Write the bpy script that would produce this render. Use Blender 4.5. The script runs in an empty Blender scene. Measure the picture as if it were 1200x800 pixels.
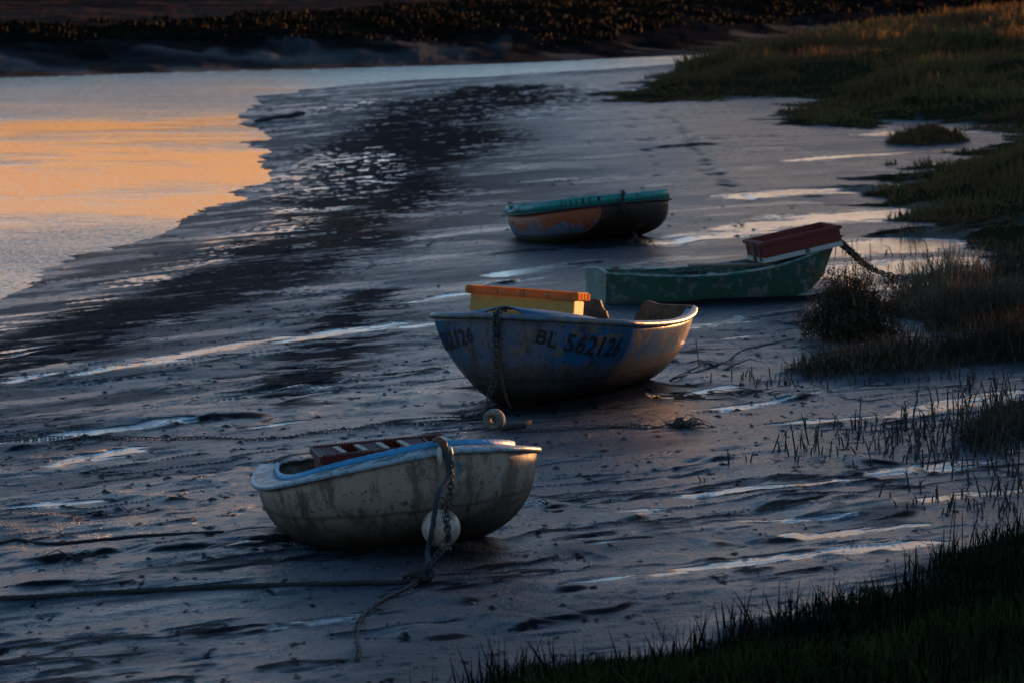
import bpy, math, random
import numpy as np
from mathutils import Matrix, Vector

random.seed(7)
R = math.radians
scene = bpy.context.scene
COL = scene.collection

# ------------------------------------------------------------------ camera
F, YH, H = 5000.0, -81.0, 4.3          # focal length and horizon in photo pixels, eye height in metres
PITCH = math.atan((400 - YH) / F)
cam_d = bpy.data.cameras.new('camera')
cam_d.lens, cam_d.sensor_width = 150.0, 36.0
cam_d.clip_start, cam_d.clip_end = 0.5, 9000
cam_d.dof.use_dof = True
cam_d.dof.focus_distance = 34.0
cam_d.dof.aperture_fstop = 5.0
cam = bpy.data.objects.new('camera', cam_d)
COL.objects.link(cam)
cam.location = (0, 0, H)
cam.rotation_euler = (math.pi / 2 - PITCH, 0, 0)
scene.camera = cam

# ------------------------------------------------------------------ sun and sky
SUN_EL, SUN_AZ = R(2.1), R(55)          # azimuth counted from +X (right) towards +Y (away)
sd = bpy.data.lights.new('sun', 'SUN')
sd.energy, sd.angle, sd.color = 5.0, R(0.6), (1.0, 0.46, 0.17)
sun = bpy.data.objects.new('sun', sd)
COL.objects.link(sun)
sv = Vector((math.cos(SUN_EL) * math.cos(SUN_AZ), math.cos(SUN_EL) * math.sin(SUN_AZ), math.sin(SUN_EL)))
sun.rotation_euler = sv.to_track_quat('Z', 'Y').to_euler()
sun.location = (30, 30, 20)


class NG:
    """tiny node-graph helper"""
    def __init__(self, tree):
        self.t = tree
        tree.nodes.clear()

    def n(self, typ, **kw):
        nd = self.t.nodes.new(typ)
        for k, v in kw.items():
            if k == 'ins':
                for kk, vv in v.items():
                    s = nd.inputs[kk]
                    if isinstance(vv, bpy.types.NodeSocket):
                        self.t.links.new(vv, s)
                    else:
                        s.default_value = vv
            else:
                setattr(nd, k, v)
        return nd

    def math(self, op, a, b=None, c=None, clamp=False):
        ins = {0: a}
        if b is not None:
            ins[1] = b
        if c is not None:
            ins[2] = c
        return self.n('ShaderNodeMath', operation=op, use_clamp=clamp, ins=ins).outputs[0]

    def mix(self, f, a, b, blend='MIX'):
        nd = self.n('ShaderNodeMix', data_type='RGBA', blend_type=blend)
        for i, v in ((0, f), (6, a), (7, b)):
            if isinstance(v, bpy.types.NodeSocket):
                self.t.links.new(v, nd.inputs[i])
            else:
                nd.inputs[i].default_value = v if i == 0 else (tuple(v) + (1,))[:4]
        return nd.outputs[2]

    def fmix(self, f, a, b):
        nd = self.n('ShaderNodeMix', data_type='FLOAT')
        for i, v in ((0, f), (2, a), (3, b)):
            if isinstance(v, bpy.types.NodeSocket):
                self.t.links.new(v, nd.inputs[i])
            else:
                nd.inputs[i].default_value = v
        return nd.outputs[0]

    def step(self, v, lo, hi):
        return self.n('ShaderNodeMapRange', interpolation_type='SMOOTHSTEP',
                      ins={0: v, 1: lo, 2: hi}).outputs[0]

    def noise(self, vec, scale, detail=4, rough=.55, dist=0.0):
        ins = {'Scale': scale, 'Detail': detail, 'Roughness': rough, 'Distortion': dist}
        if vec is not None:
            ins['Vector'] = vec
        return self.n('ShaderNodeTexNoise', ins=ins).outputs[0]

    def scaled(self, vec, s, rz=0.0):
        return self.n('ShaderNodeMapping', ins={0: vec, 2: (0, 0, rz), 3: s}).outputs[0]

    def attr(self, name):
        return self.n('ShaderNodeAttribute', attribute_name=name)

    def ramp(self, v, stops):
        nd = self.n('ShaderNodeValToRGB', ins={0: v})
        cr = nd.color_ramp
        while len(cr.elements) < len(stops):
            cr.elements.new(0.5)
        for e, (p, c) in zip(cr.elements, stops):
            e.position = p
            e.color = tuple(c) + (1,)
        return nd.outputs[0]

    def surf(self, **ins):
        b = self.n('ShaderNodeBsdfPrincipled')
        for k, v in ins.items():
            s = b.inputs[k.replace('_', ' ')]
            if isinstance(v, bpy.types.NodeSocket):
                self.t.links.new(v, s)
            else:
                s.default_value = (tuple(v) + (1,))[:4] if isinstance(v, (tuple, list)) and len(v) == 3 and 'Color' in k else v
        self.n('ShaderNodeOutputMaterial', ins={0: b.outputs[0]})
        return b

    def bump(self, h, strength=1.0, dist=0.01, normal=None):
        ins = {'Height': h, 'Strength': strength, 'Distance': dist}
        if normal is not None:
            ins['Normal'] = normal
        return self.n('ShaderNodeBump', ins=ins).outputs[0]


world = bpy.data.worlds.new('World')
scene.world = world
world.use_nodes = True
g = NG(world.node_tree)
tc = g.n('ShaderNodeTexCoord').outputs['Generated']
sky = g.n('ShaderNodeTexSky', sky_type='NISHITA', sun_disc=False, sun_elevation=SUN_EL,
          sun_rotation=math.pi / 2 - SUN_AZ, altitude=0.0, air_density=1.2, dust_density=1.5, ozone_density=2.5)
sep = g.n('ShaderNodeSeparateXYZ', ins={0: tc})
X, Y, Z = sep.outputs
# evening cloud deck: lit orange from below low over the marsh, higher towards the sun
az = g.math('MULTIPLY', g.math('ADD', X, .05), 0.55)
cloudn = g.noise(g.scaled(tc, (5, 5, 26)), 2.2, 5, .6)
cn2 = g.math('MULTIPLY_ADD', cloudn, 0.05, -0.025)
lift = g.math('MAXIMUM', g.math('MULTIPLY', az, 1.0), 0.0)
zz = g.math('ADD', g.math('SUBTRACT', Z, g.math('MINIMUM', g.math('MULTIPLY', lift, 1.0), 0.10)), cn2)
band = g.ramp(zz, [(0.0, (.50, .42, .36)), (.020, (.50, .47, .44)), (.034, (.52, .28, .13)), (.052, (.60, .13, .004)),
                   (.068, (.58, .22, .05)), (.095, (.40, .46, .52)), (.17, (.27, .40, .56)),
                   (.30, (.14, .26, .44)), (.60, (.045, .12, .27)), (1.0, (.028, .075, .19))])
clear = g.ramp(g.math('ADD', Z, cn2), [(0.0, (.44, .44, .46)), (.04, (.38, .45, .53)), (.10, (.28, .46, .62)), (.17, (.20, .40, .62)),
                                    (.30, (.095, .26, .48)), (.60, (.028, .125, .30)), (1.0, (.028, .080, .21))])
# the lit clouds lie over the river on the left and towards the sun on the right, clear sky between
lm = g.math('MULTIPLY', g.step(X, -.035, -.062), g.step(X, -.40, -.22))
warm = g.math('MAXIMUM', lm, g.step(X, .008, .055))
band = g.mix(warm, clear, band)
cool = g.ramp(Z, [(0.0, (.21, .25, .30)), (.15, (.22, .30, .40)), (.5, (.09, .19, .33)), (1.0, (.025, .09, .20))])
front = g.step(Y, -.15, .75)
band = g.mix(front, cool, band)
back = g.n('ShaderNodeBackground', ins={0: sky.outputs[0], 1: 0.05})
clouds = g.n('ShaderNodeBackground', ins={0: band, 1: 0.9})
add = g.n('ShaderNodeAddShader', ins={0: back.outputs[0], 1: clouds.outputs[0]})
g.n('ShaderNodeOutputWorld', ins={0: add.outputs[0]})

scene.view_settings.view_transform = 'Standard'
scene.view_settings.look = 'None'
scene.view_settings.exposure = 0.76
scene.view_settings.gamma = 1.0
scene.view_settings.use_curve_mapping = False
scene.cycles.use_denoising = True
scene.cycles.max_bounces = 6
scene.cycles.sample_clamp_indirect = 4


# ------------------------------------------------------------------ geometry helpers
def at(px, py, z=0.0):
    """the world point at height z seen at a pixel of the 1200 x 800 photograph"""
    c, s = math.cos(PITCH), math.sin(PITCH)
    r, u = (px - 600) / F, (400 - py) / F
    dx, dy, dz = r, c + u * s, -s + u * c
    k = (z - H) / dz
    return np.array([dx * k, dy * k, z])


def proj(p):
    p = np.asarray(p, float)
    x, y, z = p[..., 0], p[..., 1], p[..., 2] - H
    c, s = math.cos(PITCH), math.sin(PITCH)
    d, up = y * c - z * s, y * s + z * c
    return np.stack([600 + F * x / d, 400 - F * up / d], -1)


def tag(o, label=None, cat=None, group=None, kind=None):
    for k, v in (('label', label), ('category', cat), ('group', group), ('kind', kind)):
        if v:
            o[k] = v
    return o


def empty(name, loc=(0, 0, 0), rot=None):
    o = bpy.data.objects.new(name, None)
    COL.objects.link(o)
    o.empty_display_size = 0.3
    o.location = loc
    if rot is not None:
        o.rotation_euler = rot
    return o


def mesh_obj(name, verts, faces, mat, parent=None, smooth=True, loc=None, rot=None):
    me = bpy.data.meshes.new(name)
    me.from_pydata([tuple(map(float, v)) for v in verts], [], [tuple(map(int, f)) for f in faces])
    me.materials.append(mat)
    if smooth:
        me.shade_smooth()
    me.update()
    o = bpy.data.objects.new(name, me)
    COL.objects.link(o)
    if parent:
        o.parent = parent
    if loc is not None:
        o.location = loc
    if rot is not None:
        o.rotation_euler = rot
    return o


class MB:
    """collects simple shapes into one mesh"""
    def __init__(self):
        self.v, self.f = [], []

    def add(self, v, f):
        k = len(self.v)
        self.v += [tuple(p) for p in v]
        self.f += [tuple(i + k for i in q) for q in f]

    def box(self, c, s, rz=0.0, M=None, taper=1.0):
        pts = []
        for z in (-1, 1):
            for x, y in ((-1, -1), (1, -1), (1, 1), (-1, 1)):
                k = taper if z > 0 else 1.0
                pts.append(Vector((x * s[0] / 2 * k, y * s[1] / 2 * k, z * s[2] / 2)))
        m = Matrix.Rotation(rz, 3, 'Z') if M is None else M
        pts = [m @ p + Vector(c) for p in pts]
        self.add(pts, [(0, 3, 2, 1), (4, 5, 6, 7), (0, 1, 5, 4), (1, 2, 6, 5), (2, 3, 7, 6), (3, 0, 4, 7)])

    def tube(self, path, r, n=7, cap=True):
        path = [Vector(p) for p in path]
        rs = r if hasattr(r, '__len__') else [r] * len(path)
        up = Vector((0, 0, 1))
        ring = []
        base = len(self.v)
        prev = None
        for i, p in enumerate(path):
            d = (path[min(i + 1, len(path) - 1)] - path[max(i - 1, 0)])
            d = d.normalized() if d.length > 1e-9 else Vector((1, 0, 0))
            a = d.cross(up if prev is None else prev)
            if a.length < 1e-4:
                a = d.cross(Vector((1, 0, 0)))
            a.normalize()
            b = a.cross(d).normalized()
            prev = b
            for k in range(n):
                t = 2 * math.pi * k / n
                self.v.append(tuple(p + (a * math.cos(t) + b * math.sin(t)) * rs[i]))
        for i in range(len(path) - 1):
            for k in range(n):
                q = base + i * n
                self.f.append((q + k, q + (k + 1) % n, q + n + (k + 1) % n, q + n + k))
        if cap:
            self.f.append(tuple(base + k for k in reversed(range(n))))
            self.f.append(tuple(base + (len(path) - 1) * n + k for k in range(n)))

    def branch(self, path, rs, n=4):
        """a stem grown from vertex 0 of this mesh, so that the whole plant is one connected piece"""
        b = len(self.v)
        self.tube(path, rs, n, cap=False)
        for k in range(n):
            self.f.append((0, b + (k + 1) % n, b + k))

    def build(self, name, mat, parent=None, smooth=True, **kw):
        return mesh_obj(name, self.v, self.f, mat, parent, smooth, **kw)


def spline(pts, step=0.05):
    """Catmull-Rom resampling"""
    P = [np.array(p, float) for p in pts]
    P = [2 * P[0] - P[1]] + P + [2 * P[-1] - P[-2]]
    out = []
    for i in range(1, len(P) - 2):
        n = max(2, int(np.linalg.norm(P[i + 1] - P[i]) / step))
        for k in range(n):
            t = k / n
            out.append(0.5 * ((2 * P[i]) + (-P[i - 1] + P[i + 1]) * t + (2 * P[i - 1] - 5 * P[i] + 4 * P[i + 1] - P[i + 2]) * t * t
                              + (-P[i - 1] + 3 * P[i] - 3 * P[i + 1] + P[i + 2]) * t ** 3))
    out.append(P[-2])
    return out


# ------------------------------------------------------------------ noise
def hash2(ix, iy, seed):
    h = (ix.astype(np.int64) * 374761393 + iy.astype(np.int64) * 668265263 + seed * 1442695041) & 0x7fffffff
    h = ((h ^ (h >> 13)) * 1274126177) & 0x7fffffff
    h = (h ^ (h >> 16)) & 0xffffff
    return h / float(0xffffff)


def vnoise(x, y, seed=0):
    ix, iy = np.floor(x), np.floor(y)
    fx, fy = x - ix, y - iy
    fx, fy = fx * fx * fx * (fx * (fx * 6 - 15) + 10), fy * fy * fy * (fy * (fy * 6 - 15) + 10)
    a, b = hash2(ix, iy, seed), hash2(ix + 1, iy, seed)
    c, d = hash2(ix, iy + 1, seed), hash2(ix + 1, iy + 1, seed)
    return (a + (b - a) * fx) * (1 - fy) + (c + (d - c) * fx) * fy


def fbm(x, y, seed=0, octv=4, gain=.5):
    s, a, t = 0, 1, 0
    for o in range(octv):
        s = s + a * vnoise(x * 2 ** o + 17.3 * o, y * 2 ** o - 9.1 * o, seed + o)
        t += a
        a *= gain
    return s / t


def sst(x, a, b):
    t = np.clip((x - a) / (b - a), 0, 1)
    return t * t * (3 - 2 * t)


def sdist(x, y, poly):
    """signed distance, positive inside"""
    d = np.full(x.shape, 1e18)
    ins = np.zeros(x.shape, bool)
    n = len(poly)
    for i in range(n):
        x0, y0 = poly[i]
        x1, y1 = poly[(i + 1) % n]
        ex, ey = x1 - x0, y1 - y0
        t = np.clip(((x - x0) * ex + (y - y0) * ey) / (ex * ex + ey * ey + 1e-12), 0, 1)
        d = np.minimum(d, (x - x0 - t * ex) ** 2 + (y - y0 - t * ey) ** 2)
        c = ((y0 > y) != (y1 > y))
        if ey != 0:
            ins ^= c & (x < ex * (y - y0) / ey + x0)
    d = np.sqrt(d)
    return np.where(ins, d, -d)


# ------------------------------------------------------------------ terrain layout
ZW = -0.35                               # river level
near_shore = [(-2600, 1100), (-900, 620), (-300, 440), (0, 348), (60, 324), (110, 301), (165, 285), (205, 262), (240, 252), (290, 234), (313, 214),
              (318, 196), (311, 182), (317, 160), (302, 146), (289, 136), (318, 113), (370, 103), (450, 96), (560, 91),
              (650, 85), (720, 81), (790, 75), (830, 71), (900, 61), (1000, 42), (1300, 26), (3500, 2)]
far_shore = [(3500, -8), (1300, 19), (1000, 37), (880, 57), (815, 65), (700, 70), (600, 75), (450, 79), (300, 83), (150, 87), (0, 92),
             (-400, 102), (-1500, 120), (-4000, 160)]


def wpoly(pts, z=0.0):
    return [tuple(at(a, b, z)[:2]) for a, b in pts]


RIVER = wpoly(near_shore + far_shore, ZW)
BANK_FAR = wpoly([(700, 116), (760, 121), (850, 117), (905, 112), (955, 126), (905, 138), (930, 147), (1010, 151), (1060, 143), (1150, 146),
                  (1170, 168), (1120, 187), (1065, 202), (1015, 214), (1000, 236), (1060, 262), (1085, 285), (1140, 305),
                  (1250, 312), (2600, 330), (2600, 16), (1200, 32), (1000, 47), (900, 66), (815, 80), (760, 97)])
ISLET = wpoly([(1040, 170), (1060, 160), (1095, 157), (1130, 161), (1135, 169), (1090, 173)])
STRIP_B = wpoly([(1052, 378), (1048, 362), (1075, 350), (1120, 338), (1200, 328), (2600, 330), (2600, 390), (1200, 388), (1100, 392)])
STRIP_C = wpoly([(900, 443), (935, 433), (1000, 425), (1080, 420), (1140, 410), (1200, 398), (2600, 380), (2600, 440),
                 (1200, 436), (1080, 447), (950, 450)])
STRIP_D = wpoly([(1120, 520), (1150, 495), (1200, 478), (2600, 440), (2600, 510), (1200, 528), (1150, 535)])
FORE = wpoly([(430, 860), (520, 826), (600, 808), (700, 775), (800, 742), (900, 722), (980, 705), (1060, 680), (1120, 655), (1200, 622),
              (1500, 570), (2600, 520), (2600, 1600), (300, 1600), (350, 900)])

# wet streaks: pixel ends, half-width in metres, strength
PUD = [(10, 428, 62, 420, .3, .8), (95, 424, 330, 385, .35, .9), (130, 412, 250, 396, .25, .6), (330, 392, 470, 374, .4, .8), (470, 380, 560, 368, .3, .6),
       (5, 507, 215, 488, .30, 1), (55, 537, 160, 517, .35, 1), (290, 497, 358, 489, .15, .9), (240, 470, 420, 445, .3, .4),
       (585, 318, 700, 304, .5, .9), (480, 345, 640, 322, .4, .5), 
        (925, 189, 1120, 175, .35, 1.1), (860, 232, 1000, 222, 1.0, .75), (1000, 228, 1070, 214, .5, 1),
       (770, 285, 900, 268, .8, .7), (860, 268, 1080, 246, 1.0, .95), (985, 300, 1085, 280, 1.4, 1.1), (960, 325, 1120, 305, 1.0, 1.1),
       (1000, 340, 1090, 335, .5, 1), (700, 330, 800, 300, .5, .4), (1035, 158, 1160, 150, 1.3, 1.1),
       (760, 392, 935, 366, .35, .8), (840, 400, 930, 392, .2, .7), (770, 464, 860, 455, .22, 1.1), (850, 480, 1040, 452, .25, .7),
       (905, 497, 1035, 488, .20, 1), (1050, 490, 1190, 462, .35, 1), (1020, 395, 1130, 398, .3, .9),
       (800, 584, 985, 568, .20, 1.1), (1030, 560, 1160, 545, .30, 1.1), (1160, 520, 1230, 540, .4, .9),
       (632, 692, 800, 676, .13, 1.1), (800, 672, 1000, 650, .22, 1.1), (980, 650, 1090, 640, .3, 1.1), (870, 612, 1000, 606, .15, .9),
       (690, 642, 760, 634, .10, .9), (560, 596, 650, 590, .2, .4), (200, 655, 300, 645, .2, .45), (20, 585, 120, 578, .25, .4),
       (330, 740, 520, 700, .25, .4), (660, 610, 760, 600, .3, .4), (1080, 590, 1200, 575, .25, .9), (930, 630, 1080, 615, .2, .8)]
# bands of broken glints on the wet slope above the river
GLINT = [(355, 228, 415, 160, 1.5, 1), (260, 272, 350, 238, .8, 1), (120, 315, 260, 276, .6, 1), (-60, 372, 120, 320, .6, 1), (340, 122, 450, 108, 1.4, .7), (-60, 402, 40, 385, .5, .8)]
# darker patches: weed-stained mud, and ground darkened under the boats
DRK = [(-60, 425, 90, 365, 1.6, .9), (90, 365, 220, 325, 1.6, 1), (220, 325, 330, 292, 1.5, 1), (320, 300, 400, 245, 1.8, 1), (400, 245, 450, 185, 2.2, 1), (440, 190, 500, 135, 3.0, 1), (480, 140, 600, 100, 3.5, .9),
       (350, 655, 590, 645, .45, .6), (560, 215, 700, 195, 2.5, .3), (640, 120, 700, 110, 4, .5), (60, 460, 250, 435, .5, .5), (640, 560, 760, 545, .5, .3), (540, 480, 770, 462, .6, .6), (600, 292, 770, 284, .8, .6), (700, 362, 900, 352, .8, .5), (440, 190, 520, 120, 2.5, .8), (360, 290, 440, 190, 1.6, .8), (500, 190, 600, 150, 2, .3), (290, 330, 440, 270, 1.5, .7), (330, 470, 440, 330, 1.0, .75),
       (80, 370, 280, 320, 1.2, .7), (0, 400, 90, 385, 1.0, .6), (120, 460, 330, 420, .7, .5), (600, 125, 760, 105, 3, .4),
       (600, 250, 700, 200, 1.5, .35), (330, 120, 360, 115, 1.5, .3), (0, 480, 120, 470, .6, .5),
       (0, 720, 260, 690, .35, .5), (150, 680, 420, 645, .3, .7), (560, 455, 800, 452, .55, .8), (620, 700, 760, 690, .2, .4),
       (0, 300, 140, 300, 1, .4), (700, 165, 900, 160, 1.0, .4)]
LEDGE = [(470, 752, 560, 742, .10), (558, 738, 640, 724, .12), (640, 722, 770, 712, .12), (500, 745, 520, 741, .08), (625, 600, 690, 596, .10), (645, 605, 670, 604, .07),
         (720, 616, 770, 608, .06), (500, 712, 565, 704, .06), (620, 700, 690, 691, .06), (780, 690, 800, 684, .08), (900, 598, 990, 588, .12), (845, 612, 870, 609, .08),
         (860, 632, 960, 626, .16), (960, 610, 1060, 590, .16), (820, 640, 860, 634, .12), (800, 662, 850, 656, .14), (600, 727, 700, 722, .05),
         (170, 492, 290, 478, .14), (330, 455, 375, 449, .12), (390, 447, 432, 443, .07), (480, 434, 510, 430, .10), (195, 448, 225, 443, .07), (0, 518, 60, 513, .10),
         (170, 655, 390, 632, .10), (0, 690, 110, 690, .05), (60, 604, 100, 598, .06), (170, 583, 220, 577, .06), (60, 395, 130, 370, .05), (755, 173, 820, 168, .35),
         (660, 270, 700, 262, .2), (570, 330, 620, 325, .12), (1000, 550, 1060, 545, .1), (690, 655, 720, 652, .05), (255, 775, 290, 770, .08), (700, 560, 730, 557, .04),
         (380, 545, 440, 540, .06), (10, 655, 160, 648, .05), (820, 545, 880, 541, .05), (690, 530, 735, 527, .04), (900, 470, 960, 466, .1)]
random.seed(3)
PRINTS = []                                # the two trails of footprints up the flat
for a, b, n in (((738, 132), (768, 205), 16), ((800, 150), (822, 190), 14), ((822, 190), (850, 215), 13), ((850, 215), (884, 240), 12), ((770, 130), (800, 150), 8), ((668, 108), (684, 98), 7)):
    for k in range(n):
        t = k / n
        PRINTS.append((a[0] + (b[0] - a[0]) * t + random.uniform(-9, 9), a[1] + (b[1] - a[1]) * t + random.uniform(-2, 2)))


def capsules(x, y, lst, seed):
    v = np.zeros(x.shape)
    k = 1.0 if seed else .74
    for (a, b, c, d, w, s) in lst:
        p, q = at(a, b), at(c, d)
        ex, ey = q[0] - p[0], q[1] - p[1]
        m = (x > min(p[0], q[0]) - 2 * w) & (x < max(p[0], q[0]) + 2 * w) & (y > min(p[1], q[1]) - 2 * w) & (y < max(p[1], q[1]) + 2 * w)
        if not m.any():
            continue
        xm, ym = x[m], y[m]
        t = np.clip(((xm - p[0]) * ex + (ym - p[1]) * ey) / (ex * ex + ey * ey), 0, 1)
        dd = np.sqrt((xm - p[0] - t * ex) ** 2 + (ym - p[1] - t * ey) ** 2)
        v[m] = np.maximum(v[m], s * np.clip(1.2 - dd / (w * k) / (1.35 - 1.3 * np.abs(t - .5)), 0, 1))
    return v


def calmness(x, y):
    """the smooth silt beyond the boats"""
    return sst(x + .05 * (y - 50), -2.4, -.4) * sst(y, 42, 54)


def terrain(x, y, full=True):
    """height and surface masks of the ground at world x, y"""
    x = np.asarray(x, float)
    y = np.asarray(y, float)
    ca, sa = math.cos(R(40)), math.sin(R(40))
    u, v = x * ca + y * sa, -x * sa + y * ca
    wob = fbm(x * .5, y * .5, 5, 3) - .5
    riv = sdist(x, y, RIVER) + wob * .40 * sst(y, 45, 80) + wob * .2
    bank_n = fbm(x * .9, y * .9, 50, 4) - .5
    mA = sdist(x, y, BANK_FAR) + bank_n * 3.5
    mI = sdist(x, y, ISLET) + bank_n * 1.0
    mB = sdist(x, y, STRIP_B) + bank_n * .8
    mC = sdist(x, y, STRIP_C) + bank_n * .7
    mD = sdist(x, y, STRIP_D) + bank_n * .9
    mF = sdist(x, y, FORE) + bank_n * .8
    # far side of the river: beyond the far shore line
    fs = np.array([at(a, b, ZW)[:2] for a, b in far_shore])[::-1]
    order = np.argsort(fs[:, 0])
    yfar = np.interp(x, fs[order, 0], fs[order, 1])
    far = (y > yfar - 3) & (riv < 6)
    far |= y > yfar
    land = np.clip(-riv, 0, None)
    # mud
    wet_n = fbm(u * .45, v * 1.6, 11, 4)
    wet = capsules(x, y, PUD, 0)
    edge = fbm(u * 1.2, v * 3.5, 31, 4) - .5
    edge2 = fbm(u * 3.5, v * 11, 33, 3) - .5
    wet = np.clip(wet + (edge * 1.1 + edge2 * .7) * (wet > 0.02), 0, 1.3)
    gn = fbm(u * 1.3 + 4, v * 7.0, 35, 4)
    wet = np.maximum(wet, np.clip(capsules(x, y, GLINT, 1) * 1.4, 0, 1) * sst(gn, .52, .70) * .74)
    wet = np.maximum(wet, sst(wet_n, .62, .78) * .36)
    shore = (1 - sst(land, .1, 1.6 + 2 * (y > 60))) * (~far)
    wet = np.maximum(wet, shore * (.12 + .8 * edge))
    wet = np.clip(wet, 0, 1)
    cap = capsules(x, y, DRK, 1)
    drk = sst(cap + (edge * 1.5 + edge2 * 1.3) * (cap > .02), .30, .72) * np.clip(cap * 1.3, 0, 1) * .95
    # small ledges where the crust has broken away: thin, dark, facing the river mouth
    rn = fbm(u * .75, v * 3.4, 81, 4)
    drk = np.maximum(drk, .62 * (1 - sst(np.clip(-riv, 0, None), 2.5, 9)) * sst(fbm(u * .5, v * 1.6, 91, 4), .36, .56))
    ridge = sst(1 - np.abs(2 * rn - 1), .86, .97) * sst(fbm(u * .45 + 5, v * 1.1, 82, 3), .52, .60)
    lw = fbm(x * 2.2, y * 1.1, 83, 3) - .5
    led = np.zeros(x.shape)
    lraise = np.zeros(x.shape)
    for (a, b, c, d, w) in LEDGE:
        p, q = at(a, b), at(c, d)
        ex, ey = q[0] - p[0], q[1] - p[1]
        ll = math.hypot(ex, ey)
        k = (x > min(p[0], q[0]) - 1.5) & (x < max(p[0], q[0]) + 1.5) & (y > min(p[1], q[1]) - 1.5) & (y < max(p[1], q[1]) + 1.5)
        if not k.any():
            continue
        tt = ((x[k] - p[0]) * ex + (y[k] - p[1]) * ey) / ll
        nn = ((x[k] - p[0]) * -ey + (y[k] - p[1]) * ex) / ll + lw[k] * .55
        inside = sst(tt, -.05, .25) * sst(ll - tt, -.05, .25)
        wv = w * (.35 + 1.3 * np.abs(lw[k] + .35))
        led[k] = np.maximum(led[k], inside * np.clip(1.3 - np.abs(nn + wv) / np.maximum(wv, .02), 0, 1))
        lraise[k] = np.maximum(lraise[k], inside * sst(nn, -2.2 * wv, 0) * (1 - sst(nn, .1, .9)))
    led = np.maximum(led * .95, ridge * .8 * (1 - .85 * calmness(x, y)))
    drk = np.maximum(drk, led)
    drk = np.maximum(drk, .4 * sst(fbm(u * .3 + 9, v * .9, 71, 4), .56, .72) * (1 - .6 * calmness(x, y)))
    fine = sst(fbm(u * 1.5, v * 5.0, 15, 3), .60, .78)          # little dark ledges
    big = (fbm(u * .16, v * .5, 21, 3) - .5) * .07
    med = (fbm(u * .7, v * 2.2, 22, 4) - .5) * .034
    tr = fbm(u * .28 + 3, v * 1.3, 23, 4) * 9
    ter = (np.floor(tr) + sst(tr - np.floor(tr), .0, .5)) * .010 * sst(fbm(u * .2, v * .4, 24, 2), .42, .6)
    sm = (fbm(u * 6, v * 10, 25, 3) - .5) * .014
    calm = calmness(x, y)
    rel = (med + sm - fine * .014) * (1 - .7 * calm)
    keep = 1 - .93 * sst(wet, .30, .75)
    ridge = ridge * (1 - .85 * calm)
    h = big + ter * .6 * (1 - .6 * calm) + .030 * lraise + .010 * ridge + rel * keep - .008 * sst(wet, .3, .8)
    for ip, (a, b) in enumerate(PRINTS):
        p = at(a, b)
        fs_ = (.5, 1.0, .7, 1.15, .35, .85, .6)[ip * 5 % 7]
        k = (np.abs(x - p[0]) < .5) & (np.abs(y - p[1]) < 1.0)
        if k.any():
            m = fs_ * np.exp(-((x[k] - p[0]) / (.05 + .05 * fs_)) ** 2 - ((y[k] - p[1]) / (.10 + .09 * fs_)) ** 2)
            h[k] -= .030 * m
            drk[k] = np.maximum(drk[k], m)
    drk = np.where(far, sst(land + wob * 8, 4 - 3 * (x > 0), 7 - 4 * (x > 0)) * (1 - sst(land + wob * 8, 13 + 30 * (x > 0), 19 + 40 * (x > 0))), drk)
    wet = np.where(far, 0, wet)
    # slope down to the river
    ramp = -.35 * np.clip(1 - land / 9, 0, 1) ** 1.5 + np.where(riv > 0, -np.minimum(riv, 8) * .06 - .0, 0)
    h = h * np.where(riv > 0, .5, sst(land, .2, 4.5) * .85 + .15) + ramp
    # vegetated banks
    lump = fbm(x * .8, y * .8, 41, 4)
    lump2 = fbm(x * .25, y * .22, 44, 3)
    grass = np.zeros(x.shape)
    hr = np.zeros(x.shape)
    fade = 1 - .0 * y
    for m, a, w in ((mA, .50, 5.0), (mI, .22, 1.0), (mB, .20, 1.2), (mC, .16, .8), (mD, .10, 1.0), (mF, .32, 2.6)):
        hr = np.maximum(hr, a * sst(m, -.1, w) * (.55 + .9 * lump))
        grass = np.maximum(grass, sst(m, -.05, .35))
    hr = hr + .75 * sst(mA, 2, 12) * sst(lump2, .35, .65) * sst(y, 55, 80)
    # unseen bank added off right to shade the front boat, broken along sun rays
    ratio = x / np.maximum(y, 1)
    shade_dyke = sst(x, .128 * y + .8, .128 * y + 4.5)
    c0 = y - (x - 1.0) * math.tan(SUN_AZ)
    sun_gap = np.maximum(sst(c0, 34.4, 36.6) * (1 - sst(c0, 42, 44.5)), sst(c0, 60, 66))
    hr = hr + shade_dyke * 1.15 * (1 - sun_gap * .95) * sst(y, 14, 22) * (1 - sst(y, 90, 115))
    grass = np.maximum(grass, sst(shade_dyke, .1, .5))
    nearm = (~far) & (riv < 1)
    h = h + np.where(nearm, hr, 0)
    grass = np.where(nearm, grass, 0)
    # far bank and marsh
    fb = -.35 + 1.15 * sst(land, 0, 11) * (.8 + .4 * fbm(x * .15, y * .3, 61, 3)) + (fbm(x * .8, y * .5, 62, 5) - .5) * .42 * sst(land, .3, 4) * (1 - .6 * sst(land, 12, 20))
    fb = fb + .25 * sst(land, 10, 60) * lump2
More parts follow.
